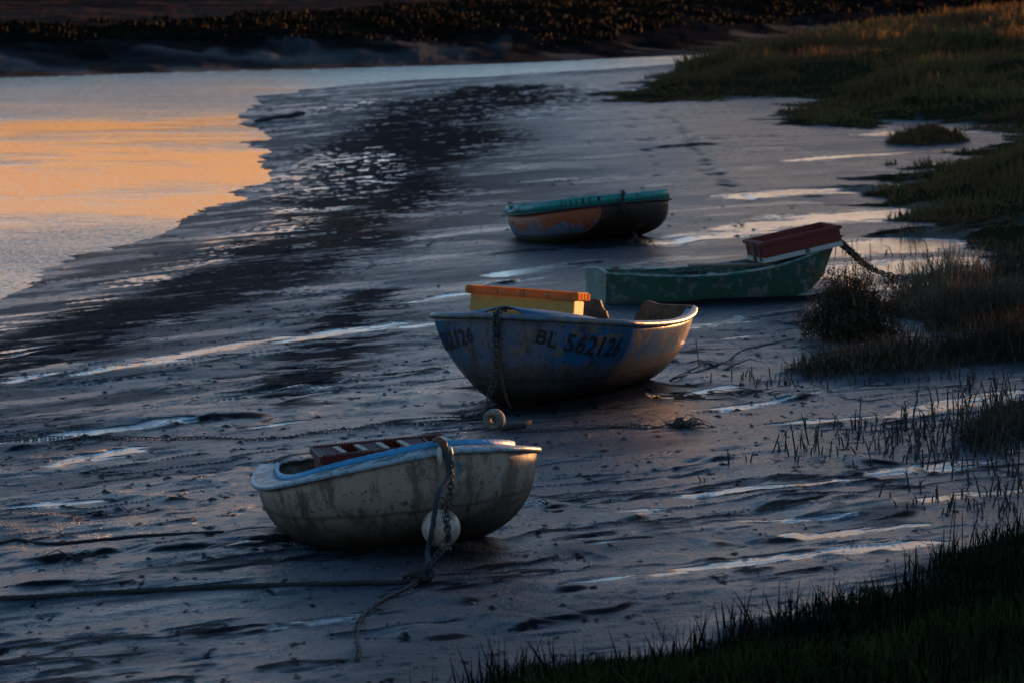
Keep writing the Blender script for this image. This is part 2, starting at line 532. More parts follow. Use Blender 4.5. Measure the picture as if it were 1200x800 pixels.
    for (bx, by, yw, ra, rb) in ((-.78, 30.0, 3.46, .42, .80), (.55, 39.3, 2.69, .46, .95), (1.05, 60.0, 3.53, .6, 1.0), (2.5, 49.9, -1.27, .5, 1.2)):
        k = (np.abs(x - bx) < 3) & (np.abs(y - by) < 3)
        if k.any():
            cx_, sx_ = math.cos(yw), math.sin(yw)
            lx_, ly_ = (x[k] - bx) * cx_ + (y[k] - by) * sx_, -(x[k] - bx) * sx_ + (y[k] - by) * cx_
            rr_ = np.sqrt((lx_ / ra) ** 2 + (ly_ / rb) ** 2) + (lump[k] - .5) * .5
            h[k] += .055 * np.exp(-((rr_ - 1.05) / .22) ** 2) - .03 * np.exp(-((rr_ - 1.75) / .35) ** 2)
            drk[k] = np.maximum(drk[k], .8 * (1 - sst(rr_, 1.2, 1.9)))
    h = np.where(far, np.where(riv > 0, h, fb), h)
    return h, wet, drk, grass, far, riv, mA, mF


def gz(x, y):
    return float(terrain(np.array([x]), np.array([y]))[0][0])


def gp(px, py, up=0.0):
    p = at(px, py)
    for _ in range(3):
        z = gz(p[0], p[1])
        p = at(px, py, z)
    return np.array([p[0], p[1], p[2] + up])


# ------------------------------------------------------------------ materials: ground and water
def new_mat(name):
    m = bpy.data.materials.new(name)
    m.use_nodes = True
    return m, NG(m.node_tree)


def ground_material():
    m, g = new_mat('ground')
    pos = g.n('ShaderNodeNewGeometry').outputs['Position']
    wet, drk, gr = (g.attr(k).outputs['Fac'] for k in ('wet', 'dark', 'grass'))
    p2 = g.scaled(pos, (1, .55, 1), 0)
    n1 = g.noise(g.scaled(pos, (.8, .8, 1)), 1.0, 5, .6)
    n2 = g.noise(p2, 9, 5, .65)
    n3 = g.noise(p2, 46, 3, .75)
    nv = g.noise(g.scaled(pos, (1, .30, 1), R(-8)), 22, 4, .65)
    base = g.mix(n1, (.022, .038, .054), (.054, .080, .104))
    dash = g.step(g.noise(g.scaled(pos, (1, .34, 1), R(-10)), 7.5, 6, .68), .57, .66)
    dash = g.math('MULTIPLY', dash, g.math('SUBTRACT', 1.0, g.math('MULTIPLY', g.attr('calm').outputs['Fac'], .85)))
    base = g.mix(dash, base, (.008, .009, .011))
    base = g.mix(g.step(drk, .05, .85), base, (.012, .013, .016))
    wetm = g.step(wet, .20, .62)
    base = g.mix(g.math('MULTIPLY', wetm, .75), base, (.022, .024, .028))
    soil = g.mix(n2, (.018, .015, .010), (.030, .034, .014))
    far = g.attr('far').outputs['Fac']
    farn = g.noise(g.scaled(pos, (.05, .35, 1)), 1.0, 4, .6)
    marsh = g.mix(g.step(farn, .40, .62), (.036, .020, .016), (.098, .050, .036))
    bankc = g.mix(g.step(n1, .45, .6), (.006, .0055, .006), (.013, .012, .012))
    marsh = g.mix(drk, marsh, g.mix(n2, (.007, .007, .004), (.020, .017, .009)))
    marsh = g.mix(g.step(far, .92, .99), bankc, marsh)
    base = g.mix(gr, base, soil)
    base = g.mix(far, base, marsh)
    rough = g.fmix(n1, .34, .18)
    rough = g.fmix(g.math('MULTIPLY', drk, .8), rough, .75)
    rough = g.fmix(wetm, rough, .055)
    rough = g.fmix(g.math('MAXIMUM', gr, far), rough, .95)
    spec = g.fmix(g.math('MAXIMUM', gr, far), g.fmix(g.attr('calm').outputs['Fac'], g.fmix(n1, .10, .30), .035), .0)
    spec = g.fmix(g.math('MULTIPLY', g.step(drk, .1, .9), .96), spec, .0)
    spec = g.fmix(g.math('MULTIPLY', dash, .95), spec, .0)
    spec = g.fmix(wetm, spec, .5)
    rough = g.fmix(g.math('MULTIPLY', dash, .6), rough, .8)
    amp = g.math('SUBTRACT', 1.0, g.math('MULTIPLY', wetm, .95))
    hh = g.math('MULTIPLY', g.math('ADD', g.math('ADD', g.math('MULTIPLY', n2, .55), g.math('MULTIPLY', nv, .5)), g.math('MULTIPLY', n3, 1.25)), amp)
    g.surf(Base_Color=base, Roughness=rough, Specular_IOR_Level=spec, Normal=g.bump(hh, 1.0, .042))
    return m


def water_material():
    m, g = new_mat('river_water')
    pos = g.n('ShaderNodeNewGeometry').outputs['Position']
    a = g.noise(g.scaled(pos, (1, 1.3, 1), R(20)), 2.6, 3, .55)
    b = g.noise(g.scaled(pos, (1, 1.6, 1), R(-15)), 9.0, 2, .5)
    patch = g.noise(g.scaled(pos, (.10, .13, 1), R(6)), 1.0, 4, .6)
    sep = g.n('ShaderNodeSeparateXYZ', ins={0: pos})
    # wind on the water close in and far out, a calm stretch between
    nearw = g.n('ShaderNodeMapRange', ins={0: sep.outputs[1], 1: 71.0, 2: 58.0}).outputs[0]
    farw = g.n('ShaderNodeMapRange', ins={0: sep.outputs[1], 1: 88.0, 2: 112.0}).outputs[0]
    wind = g.math('ADD', g.math('MAXIMUM', nearw, g.math('MULTIPLY', farw, .9)), g.math('MULTIPLY_ADD', patch, 2.6, -1.45), clamp=True)
    amp = g.math('MULTIPLY_ADD', wind, .030, .0045)
    h = g.math('MULTIPLY', g.math('ADD', a, g.math('MULTIPLY', b, .35)), amp)
    g.surf(Base_Color=(.012, .016, .018), Roughness=.03, Specular_IOR_Level=.5, Normal=g.bump(h, 1.0, 1.0))
    return m


M_GROUND = ground_material()
M_WATER = water_material()

# ------------------------------------------------------------------ terrain mesh
def graded(seq):
    out = [np.arange(a, b, s) for a, b, s in seq]
    return np.concatenate(out)


cols = np.concatenate([600 - np.geomspace(5200, 690, 40), graded([(-80, 1290, 1.5)]), 600 + np.geomspace(700, 5200, 40)])
rows = np.concatenate([graded([(-20, 330, .95), (330, 850, .62)]), np.geomspace(850, 1700, 60)])[::-1]
far_rows = YH + np.geomspace(60, 1.6, 50)
rows = np.concatenate([rows, far_rows])
PX, PY = np.meshgrid(cols, rows)
c_, s_ = math.cos(PITCH), math.sin(PITCH)
r_, u_ = (PX - 600) / F, (400 - PY) / F
k_ = -H / (-s_ + u_ * c_)
GX, GY = r_ * k_, (c_ + u_ * s_) * k_
hh, wet, drk, grass, far, riv, mA, mF = terrain(GX, GY)
verts = np.stack([GX, GY, hh], -1).reshape(-1, 3)
nr, nc = GX.shape
idx = np.arange(nr * nc).reshape(nr, nc)
quads = np.stack([idx[:-1, :-1], idx[:-1, 1:], idx[1:, 1:], idx[1:, :-1]], -1).reshape(-1, 4)
fmask_far = (far & (riv < 0)).reshape(-1)
fmask_gr = (grass > .5).reshape(-1)
kind = np.where(fmask_far[quads].sum(1) >= 2, 2, np.where(fmask_gr[quads].sum(1) >= 2, 1, 0))
farmask = np.where(far & (riv < 0), np.maximum(sst(hh, .25, .6) * sst(-riv, 4, 9), .62 + .28 * sst(fbm(GX * .4, GY * .4, 65, 4), .4, .6)), 0)


def grid_part(name, sel):
    q = quads[sel]
    used = np.unique(q)
    remap = np.zeros(len(verts), np.int64)
    remap[used] = np.arange(len(used))
    q = remap[q]
    me = bpy.data.meshes.new(name)
    me.vertices.add(len(used))
    me.vertices.foreach_set('co', verts[used].astype(np.float32).ravel())
    me.loops.add(q.size)
    me.loops.foreach_set('vertex_index', q.astype(np.int32).ravel())
    me.polygons.add(len(q))
    me.polygons.foreach_set('loop_start', np.arange(0, q.size, 4, dtype=np.int32))
    me.polygons.foreach_set('use_smooth', np.ones(len(q), bool))
    me.update(calc_edges=True)
    for nm, arr in (('wet', wet), ('dark', drk), ('grass', grass), ('far', farmask), ('calm', calmness(GX, GY))):
        at_ = me.attributes.new(nm, 'FLOAT', 'POINT')
        at_.data.foreach_set('value', arr.reshape(-1)[used].astype(np.float32))
    me.materials.append(M_GROUND)
    o = bpy.data.objects.new(name, me)
    COL.objects.link(o)
    o['kind'] = 'structure'
    return o


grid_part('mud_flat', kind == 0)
grid_part('grass_bank_ground', kind == 1)
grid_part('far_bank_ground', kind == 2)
tag(mesh_obj('river', [(-260, 18, ZW), (260, 18, ZW), (260, 420, ZW), (-260, 420, ZW)], [(0, 1, 2, 3)], M_WATER), kind='structure')


# ------------------------------------------------------------------ vegetation
def veg_material(name, stops, rough=.8, trans=.25):
    m, g = new_mat(name)
    t = g.attr('tint').outputs['Fac']
    col = g.ramp(t, stops)
    b = g.surf(Base_Color=col, Roughness=rough, Specular_IOR_Level=.04)
    tr = g.n('ShaderNodeBsdfTranslucent', ins={0: col})
    mx = g.n('ShaderNodeMixShader', ins={0: trans, 1: b.outputs[0], 2: tr.outputs[0]})
    out = [n for n in g.t.nodes if n.type == 'OUTPUT_MATERIAL'][0]
    g.t.links.new(mx.outputs[0], out.inputs[0])
    return m


V_GREEN = veg_material('dark_green_grass', [(0, (.012, .017, .006)), (.5, (.020, .030, .008)), (1, (.042, .046, .014))], trans=.12)
V_BANK = veg_material('bank_grass', [(0, (.065, .038, .022)), (.45, (.13, .074, .036)), (.70, (.115, .078, .030)), (.90, (.090, .086, .024)), (1, (.140, .130, .034))], trans=.5)
V_DRY = veg_material('dry_stalks', [(0, (.028, .020, .014)), (.6, (.070, .050, .034)), (1, (.150, .105, .070))], trans=.1)
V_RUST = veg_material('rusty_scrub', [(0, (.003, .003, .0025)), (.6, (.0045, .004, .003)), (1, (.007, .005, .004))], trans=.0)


def blades(x, y, z, h, w, lean, rng, seg=3, droop=.3, tint=None):
    """vectorised tapering bent strips; returns vertices, quads (last one degenerate-free tri as thin quad) and tint"""
    n = len(x)
    th = rng.uniform(0, 2 * math.pi, n)
    fa = rng.uniform(0, 2 * math.pi, n)
    ln = rng.normal(0, 1, n) * lean
    lx, ly = np.cos(th) * ln, np.sin(th) * ln
    V = []
    for k in range(seg + 1):
        t = k / seg
        bend = t + droop * t * t
        cx, cy = x + lx * h * bend, y + ly * h * bend
        cz = z + h * t * np.clip(1 - .25 * np.abs(ln) * t, .2, 1)
        ww = w * (1 - t) ** .7 * .5 + w * .06
        V.append(np.stack([cx - np.cos(fa) * ww, cy - np.sin(fa) * ww, cz], -1))
        V.append(np.stack([cx + np.cos(fa) * ww, cy + np.sin(fa) * ww, cz], -1))
    V = np.stack(V, 1)                              # n, 2(seg+1), 3
    m = V.shape[1]
    base = (np.arange(n) * m)[:, None]
    Q = np.concatenate([base + np.array([[2 * k, 2 * k + 1, 2 * k + 3, 2 * k + 2]]) for k in range(seg)], 1).reshape(-1, 4)
    tint = rng.uniform(0, 1, n) if tint is None else tint
    return V.reshape(-1, 3), Q, np.repeat(tint, m)


def fast_mesh(name, V, Q, tint, mat, parent=None):
    me = bpy.data.meshes.new(name)
    me.vertices.add(len(V))
    me.vertices.foreach_set('co', V.astype(np.float32).ravel())
    me.loops.add(Q.size)
    me.loops.foreach_set('vertex_index', Q.astype(np.int32).ravel())
    me.polygons.add(len(Q))
    me.polygons.foreach_set('loop_start', np.arange(0, Q.size, 4, dtype=np.int32))
    me.update(calc_edges=True)
    a = me.attributes.new('tint', 'FLOAT', 'POINT')
    a.data.foreach_set('value', tint.astype(np.float32))
    me.materials.append(mat)
    o = bpy.data.objects.new(name, me)
    COL.objects.link(o)
    if parent:
        o.parent = parent
    return o


def scatter_px(rng, n, poly_px, zfun=None):
    """n ground points, even in the world, inside a polygon given in photo pixels"""
    wp = wpoly(poly_px)
    xs, ys = [p[0] for p in wp], [p[1] for p in wp]
    X, Y = [], []
    cnt = 0
    while cnt < n:
        x = rng.uniform(min(xs), max(xs), n * 2)
        y = rng.uniform(min(ys), max(ys), n * 2)
        k = sdist(x, y, wp) > 0
        X.append(x[k]); Y.append(y[k])
        cnt += k.sum()
    return np.concatenate(X)[:n], np.concatenate(Y)[:n]


def grass_field(name, label, poly, n, hmin, hmax, w, mat, seed, lean=.3, thr=.3, tintfun=None, hn=1.0, which='grass', seg=3):
    rng = np.random.default_rng(seed)
    x, y = scatter_px(rng, n, poly)
    h, wet_, dk_, gr_, far_, rv_, a_, f_ = terrain(x, y)
    k = (gr_ > thr) if which == 'grass' else which(x, y, h, far_, rv_, gr_)
    x, y, h = x[k], y[k], h[k]
    cl = fbm(x * hn, y * hn, seed + 5, 3)
    ht = rng.uniform(hmin, hmax, len(x)) * (.35 + 1.3 * sst(cl, .3, .7))
    if name == 'bank_grass':
        ht = ht * (.3 + .7 * sst(a_[k], 0, 4))
    t = np.clip(fbm(x * .35, y * .35, seed + 9, 3) * 1.4 - .2 + rng.normal(0, .25, len(x)), 0, 1)
    V, Q, T = blades(x, y, h - .02, ht, w * rng.uniform(.6, 1.4, len(x)), lean, rng, tint=t, seg=seg)
    o = fast_mesh(name, V, Q, T, mat)
    return tag(o, label, 'grass', kind='stuff')


FORE_PX = [(380, 900), (500, 815), (700, 755), (900, 700), (1060, 660), (1200, 605), (1420, 560), (1500, 1050), (380, 1050)]
grass_field('foreground_grass', 'tall dark green grass covering the raised bank in the bottom right foreground', FORE_PX, 46000, .04, .14, .013, V_GREEN, 101, lean=.55)
grass_field('foreground_stalks', 'scattered taller dark stalks sticking out of the foreground grass', FORE_PX, 6000, .07, .27, .012, V_RUST, 111, lean=.30, thr=.02, hn=1.9)
FAR_PX = [(690, 125), (850, 122), (960, 150), (1060, 205), (985, 240), (1085, 295), (1200, 318), (1420, 325), (1460, 80), (1200, 62), (815, 76), (740, 95)]
FARTHER_PX = [(790, 84), (900, 60), (1000, 42), (1200, 28), (1420, 24), (1420, 84), (1100, 90)]
grass_field('bank_grass', 'brown and green grass on the far right bank above the mud', FAR_PX, 120000, .08, .34, .032, V_BANK, 102, lean=.35, seg=2, hn=.6)
grass_field('distant_grass', 'rust coloured distant grass at the top right beyond the green bank', FARTHER_PX, 70000, .18, .55, .10, V_BANK, 112, lean=.35, seg=2, hn=.25)
grass_field('islet_grass', 'small dark grass tussock standing alone in the wet inlet on the right', [(1030, 175), (1050, 155), (1140, 155), (1145, 175)], 2600, .08, .22, .03, V_BANK, 103, seg=2)
grass_field('middle_grass', 'brown tangled grass on the spit to the right of the round dry bush', [(1040, 395), (1040, 345), (1200, 318), (1420, 320), (1420, 400)], 17000, .12, .42, .014, V_DRY, 104, lean=.5)
grass_field('strip_grass', 'low brown grass strip pointing left below the round dry bush', [(885, 455), (885, 425), (1200, 385), (1420, 380), (1420, 455)], 19000, .08, .30, .012, V_DRY, 105, lean=.45)
grass_field('edge_grass', 'dark dead grass at the right edge above the foreground bank', [(1110, 545), (1120, 490), (1200, 462), (1420, 440), (1420, 545)], 7000, .08, .30, .011, V_DRY, 106, lean=.5)


def far_sel(x, y, h, far_, rv_, gr_):
    return far_ & (rv_ < -4 + 2.8 * (x > 1)) & (rv_ > -20 - 50 * (x > 4)) & (h > .05 - .25 * (x > 1) + .6 * fbm(x * .12, y * .1, 77, 2)) 


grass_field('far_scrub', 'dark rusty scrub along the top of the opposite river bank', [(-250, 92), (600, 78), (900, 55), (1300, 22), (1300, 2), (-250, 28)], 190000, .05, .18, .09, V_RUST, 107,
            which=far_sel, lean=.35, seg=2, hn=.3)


# ------------------------------------------------------------------ boats: hull geometry
def hull_core(P, t, s):
    """t 0 stern..1 bow, s 0 keel..1 rim -> local x (athwart), y (bow +), z"""
    t, s = np.asarray(t, float), np.asarray(s, float)
    tm = P['tm']
    u = np.clip((t - tm) / (1 - tm), 0, 1)
    fb = np.maximum(1 - u ** P['pb'], 0) ** P['qb']
    us = np.clip((tm - t) / tm, 0, 1)
    b = P['B'] / 2 * fb * (1 - (1 - P['bt']) * us ** 2)
    zs = P['D'] + P['sh'] * np.clip((t - .35) / .65, 0, 1) ** 2 + .03 * np.clip((.35 - t) / .35, 0, 1) ** 2
    v = np.clip((t - P['tk']) / (1 - P['tk']), 0, 1)
    zk = .06 * np.clip((.4 - t) / .4, 0, 1) ** 2 + zs * (1 - np.maximum(1 - v ** 2.5, 0) ** .5)
    n = P['n'] + (P['nb'] - P['n']) * np.clip((t - .5) / .5, 0, 1) ** 1.5
    n = n + (P['ns'] - P['n']) * np.clip((.5 - t) / .5, 0, 1) ** 1.5
    a = s * math.pi / 2
    q = 1 - np.cos(a) ** (2 / n)
    q = np.where(s >= 1, 1.0, q)
    x = b * np.sin(a) ** (2 / n) * (1 - P['fl'] * (1 - q) * .5)
    return x, P['L'] * (t - .5) + 0 * x, zk + (zs - zk) * q


def rotm(P):
    return Matrix.Rotation(P['yaw'], 3, 'Z') @ Matrix.Rotation(P['heel'], 3, 'Y') @ Matrix.Rotation(P['pitch'], 3, 'X')


class Boat:
    def __init__(self, P, name, label, sink=.04):
        self.P = P
        T = 1 - (1 - np.linspace(0, 1, 57)) ** 1.8
        S = np.linspace(0, 1, 19)
        self.T, self.S = T, S
        TT, SS = np.meshgrid(T, S, indexing='ij')
        x, y, z = hull_core(P, TT, SS)
        self.x, self.y, self.z = x, y, z
        self.R = rotm(P)
        Rn = np.array(self.R)
        w = np.stack([np.concatenate([x, -x], 1), np.concatenate([y, y], 1), np.concatenate([z, z], 1)], -1) @ Rn.T
        self.loc = np.array([P['x'], P['y'], -sink - w[..., 2].min()])
        self.Rn = Rn
        self.root = empty(name, self.loc, self.R.to_euler())
        tag(self.root, label, 'boat', 'beached boats')

    def world(self, p):
        return np.asarray(p, float) @ self.Rn.T + self.loc

    def local(self, p):
        return (np.asarray(p, float) - self.loc) @ self.Rn

    def hull(self, mat, thick=.02):
        n, m = self.x.shape
        v, f = [], []
        # row: port rim .. keel .. starboard rim
        for i in range(n):
            for j in range(m - 1, -1, -1):
                v.append((-self.x[i, j], self.y[i, j], self.z[i, j]))
            for j in range(1, m):
                v.append((self.x[i, j], self.y[i, j], self.z[i, j]))
        w = 2 * m - 1
        for i in range(n - 1):
            for j in range(w - 1):
                a = i * w + j
                f.append((a, a + 1, a + 1 + w, a + w))
        o = mesh_obj('hull', v, f, mat, self.root)
        md = o.modifiers.new('thickness', 'SOLIDIFY')
        md.thickness = thick
        md.offset = 1.0 if self._flip(v, f) else -1.0
        return o

    @staticmethod
    def _flip(v, f):
        # True when face normals point inwards (so that the shell is grown on the inside)
        a, b, c, d = (Vector(v[k]) for k in f[len(f) // 2 + 4])
        return (b - a).cross(d - a).z > 0

    def transom(self, mat, top=lambda x, b, z: z, thick=.035, t=0.003):
        """stern board, its upper edge cut to top(x, half_beam, rim_z)"""
        s = np.linspace(0, 1, 25)
        hx, hy, hz = hull_core(self.P, np.full(25, t), s)
        b, zr = hx[-1], hz[-1]
        v, f = [], []
        N, K = 61, 9
        for i in range(N):
            xx = -b + 2 * b * i / (N - 1)
            zb = np.interp(abs(xx), hx, hz) if abs(xx) < b * .999 else zr
            zt = max(top(xx, b, zr), zb + .001)
            for k in range(K):
                v.append((xx, hy[0], zb + (zt - zb) * k / (K - 1)))
        for i in range(N - 1):
            for k in range(K - 1):
                a = i * K + k
                f.append((a, a + K, a + K + 1, a + 1))
        o = mesh_obj('transom', v, f, mat, self.root, smooth=False)
        md = o.modifiers.new('thickness', 'SOLIDIFY')
        md.thickness, md.offset = thick, -1
        return o

    def rim_path(self, n=120, t0=0.0):
        t = 1 - (1 - np.linspace(0, 1, n)) ** 1.8
        t = t0 + (1 - t0) * t
        x, y, z = hull_core(self.P, t, np.ones(n))
        pts = [(-a, b, c) for a, b, c in zip(x, y, z)] + [(a, b, c) for a, b, c in zip(x[-2::-1], y[-2::-1], z[-2::-1])]
        par = list(t) + list(t[-2::-1])
        return [Vector(p) for p in pts], par

    def sweep(self, name, mat, profile, t0=0.0, wav=0.0, seed=1, close_stern=False, off=0.0):
        """profile(t, side) -> list of (outward, up) points swept along the rim"""
        pts, par = self.rim_path(t0=t0)
        if close_stern:
            a, b = pts[-1], pts[0]
            for k in range(1, 24):
                pts.append(a.lerp(b, k / 24))
                par.append(0.0)
        n = len(pts)
        rng = random.Random(seed)
        v, f = [], []
        m = None
        for i, p in enumerate(pts):
            if close_stern:
                d = pts[(i + 1) % n] - pts[i - 1]
            else:
                d = pts[min(i + 1, n - 1)] - pts[max(i - 1, 0)]
            d.z = 0
            d.normalize()
            o = Vector((d.y, -d.x, 0)) * -1     # outward when walking port -> bow -> starboard
            if i < 5 and not close_stern:
                o = Vector((-1, 0, 0))
            if i > n - 6 and not close_stern:
                o = Vector((1, 0, 0))
            pr = profile(par[i], -1 if p.x < 0 else 1)
            m = len(pr)
            for a, b in pr:
                q = p + o * a + Vector((0, 0, b))
                # keep the inner edges of the two sides from crossing at the bow
                if a < 0 and p.x * q.x < 0:
                    q.x = 0
                if wav:
                    q += Vector((rng.uniform(-1, 1), rng.uniform(-1, 1), rng.uniform(-1, 1))) * wav
                v.append(q)
        for i in range(n if close_stern else n - 1):
            for k in range(m):
                a, b = i * m + k, ((i + 1) % n) * m + k
                c, d = ((i + 1) % n) * m + (k + 1) % m, i * m + (k + 1) % m
                f.append((a, b, c, d))
        if not close_stern:
            f.append(tuple(range(m))[::-1])
            f.append(tuple((n - 1) * m + k for k in range(m)))
        return mesh_obj(name, v, f, mat, self.root)

    def deck(self, name, mat, t0, inset, dz, crown, t1=.985, thick=.012):
        v, f = [], []
        N, K = 26, 17
        for i in range(N):
            t = t0 + (t1 - t0) * i / (N - 1)
            x, y, z = (float(q) for q in hull_core(self.P, t, 1.0))
            w = max(x - inset, .004)
            for k in range(K):
                c = -1 + 2 * k / (K - 1)
                v.append((w * c, y - inset * .5 * (i / N), z + dz + crown(t) * (1 - abs(c) ** 1.7)))
        for i in range(N - 1):
            for k in range(K - 1):
                a = i * K + k
                f.append((a, a + 1, a + 1 + K, a + K))
        o = mesh_obj(name, v, f, mat, self.root)
        md = o.modifiers.new('thickness', 'SOLIDIFY')
        md.thickness, md.offset = thick, -1
        return o

    def thwart(self, mat, t, z, w=.22, th=.03, name='thwart'):
        P = self.P
        s = np.linspace(0, 1, 30)
        x, y, zz = hull_core(P, np.full(30, t), s)
        hb = float(np.interp(z, zz, x)) - .012
        mb = MB()
        mb.box((0, P['L'] * (t - .5), z), (2 * hb, w, th))
        return mb.build(name, mat, self.root, smooth=False)

    def surf(self, t, s, side, out=0.0):
        e = 1e-3
        def q(a, b):
            x, y, z = hull_core(self.P, a, b)
            return Vector((float(x) * side, float(y), float(z)))
        p = q(t, s)
        dt, ds = (q(t + e, s) - q(t - e, s)) / (2 * e), (q(t, s + e) - q(t, s - e)) / (2 * e)
        nrm = dt.cross(ds) * (1 if side > 0 else -1)
        nrm = -nrm if nrm.x * side < 0 else nrm
        return p + nrm.normalized() * out, dt, ds

    def find(self, px, py, side):
        t = np.linspace(.02, .985, 220)
        s = np.linspace(.3, .99, 60)
        TT, SS = np.meshgrid(t, s, indexing='ij')
        x, y, z = hull_core(self.P, TT, SS)
        q = proj(self.world(np.stack([x * side, y, z], -1)))
        w = self.world(np.stack([x * side, y, z], -1))[..., 1]
        d = ((q - np.array([px, py])) ** 2).sum(-1)
        near = d < 25
        if near.any():
            d = d + 1e3 * ((w - w[near].min()) > .25)
        i = np.unravel_index(d.argmin(), d.shape)
        return t[i[0]], s[i[1]]

    def decal(self, name, mat, V2, faces, t0, s0, side, direction, out=.007, parent=None):
        """lay a flat drawing (metres: u along, v up) onto the hull skin, starting at t0, s0"""
        _, dt, ds = self.surf(t0, s0, side)
        ls = ds.length
        tg = np.linspace(.02, .998, 800)
        xa, ya, za = hull_core(self.P, tg, np.full(800, s0))
        cum = np.concatenate([[0], np.cumsum(np.sqrt(np.diff(xa) ** 2 + np.diff(ya) ** 2 + np.diff(za) ** 2))])
        c0 = np.interp(t0, tg, cum)
        v = []
        for (u, w) in V2:
            tt = float(np.interp(c0 + direction * u, cum, tg))
            ss = min(s0 + w / ls, 1.0)
            v.append(self.surf(tt, ss, side, out)[0])
        return mesh_obj(name, v, faces, mat, parent or self.root, smooth=False)


def text_mesh(body, size, shear=.0, spacing=1.0):
    cu = bpy.data.curves.new('lettering', 'FONT')
    cu.body, cu.size, cu.shear, cu.space_character = body, size, shear, spacing
    cu.resolution_u = 3
    cu.offset = .004
    o = bpy.data.objects.new('lettering', cu)
    COL.objects.link(o)
    bpy.context.view_layer.update()
    me = bpy.data.meshes.new_from_object(o.evaluated_get(bpy.context.evaluated_depsgraph_get()))
    V = [(v.co.x, v.co.y) for v in me.vertices]
    Fc = [tuple(p.vertices) for p in me.polygons]
    COL.objects.unlink(o)
    bpy.data.objects.remove(o)
    bpy.data.curves.remove(cu)
    bpy.data.meshes.remove(me)
    return V, Fc


# ------------------------------------------------------------------ materials: boats and gear
def paint(name, col, under, peel=.5, scale=6, dirt=(.035, .026, .016), dirt_top=.0, dirt_len=.3, rough=.5, extra=None, bump=.004, grime=.5,
          streak=True, spec=.4, backmix=0.0):
    """weathered paint: peeled patches, mud line from the keel up, run-down streaks (object space)"""
    m, g = new_mat(name)
    oc = g.n('ShaderNodeTexCoord').outputs['Object']
    z = g.n('ShaderNodeSeparateXYZ', ins={0: oc}).outputs[2]
    n1 = g.noise(oc, scale, 6, .62, .4)
    n2 = g.noise(g.scaled(oc, (1, 1, .22)), scale * 2.2, 4, .6)
    n3 = g.noise(oc, 38, 4, .65)
    n0 = g.noise(oc, 1.8, 3, .6)
    c = g.mix(g.step(n1, peel - .03, peel + .03), under, col)
    c = g.mix(g.math('MULTIPLY', g.step(n0, .40, .70), .35), c, [q * .55 for q in col])
    if extra:
        c = extra(g, oc, c, n1, n2)
    if streak:
        c = g.mix(g.math('MULTIPLY', g.step(n2, .50, .62), grime), c, dirt)
    sc = g.noise(g.scaled(oc, (3, .5, 9), .4), 14, 2, .5)
    c = g.mix(g.math('MULTIPLY', g.step(sc, .66, .70), .45), c, under)
    chip = g.noise(oc, scale * 6, 3, .7)
    c = g.mix(g.math('MULTIPLY', g.step(chip, .60, .62), .8), c, dirt)
    if dirt_top > -1:
        sl = g.math('ABSOLUTE', g.math('SUBTRACT', g.math('ADD', z, g.math('MULTIPLY', n2, .05)), dirt_top + dirt_len * .62))
        c = g.mix(g.math('MULTIPLY', g.step(sl, .020, .004), .5), c, [q * .4 for q in dirt])
    dz = g.math('ADD', z, g.math('MULTIPLY_ADD', n1, .30, -.15))
    dz = g.math('ADD', dz, g.math('MULTIPLY_ADD', n2, .16, -.08))
    dm = g.step(dz, dirt_top + dirt_len, dirt_top)
    c = g.mix(g.math('MULTIPLY', dm, .93), c, [q * .55 for q in dirt])
    c = g.mix(g.math('MULTIPLY', g.step(n3, .58, .72), .35), c, dirt)
    r = g.fmix(n3, rough - .12, rough + .2)
    g.surf(Base_Color=c, Roughness=r, Specular_IOR_Level=spec, Normal=g.bump(g.math('ADD', n1, n3), .7, bump))
    return m


def plain(name, col, rough=.6, var=.4, scale=20, metal=0.0, bump=.003, spec=.4, trans=0):
    m, g = new_mat(name)
    oc = g.n('ShaderNodeTexCoord').outputs['Object']
    n = g.noise(oc, scale, 5, .6)
    c = g.mix(n, [q * (1 - var) for q in col], [min(q * (1 + var), .9) for q in col])
    b = g.surf(Base_Color=c, Roughness=rough, Metallic=metal, Specular_IOR_Level=spec, Normal=g.bump(n, .8, bump))
    if trans:
        tr = g.n('ShaderNodeBsdfTranslucent', ins={0: c})
        mx = g.n('ShaderNodeMixShader', ins={0: trans, 1: b.outputs[0], 2: tr.outputs[0]})
        out = [q for q in g.t.nodes if q.type == 'OUTPUT_MATERIAL'][0]
        g.t.links.new(mx.outputs[0], out.inputs[0])
    return m


C_HULL = paint('cream_hull_paint', (.31, .255, .20), (.20, .155, .115), .44, 3.4, dirt=(.060, .042, .027), dirt_top=.15, dirt_len=.42, rough=.5, grime=.7)
C_RIM = paint('pale_blue_rim_paint', (.26, .36, .42), (.25, .24, .22), .42, 9, dirt=(.08, .07, .05), dirt_top=-2, rough=.35, grime=.45, bump=.006)
C_DECK = paint('worn_deck_paint', (.40, .41, .39), (.10, .085, .06), .50, 7, dirt=(.07, .055, .035), dirt_top=-2, rough=.38, grime=.75, bump=.010)
C_BLUE = paint('bright_blue_paint', (.02, .27, .54), (.10, .10, .09), .28, 9, dirt_top=-2, rough=.45, grime=.15)
C_IN = paint('grey_inner_paint', (.26, .28, .27), (.14, .13, .11), .42, 6, dirt_top=-2, rough=.6)
B_DARK = (.020, .016, .012)


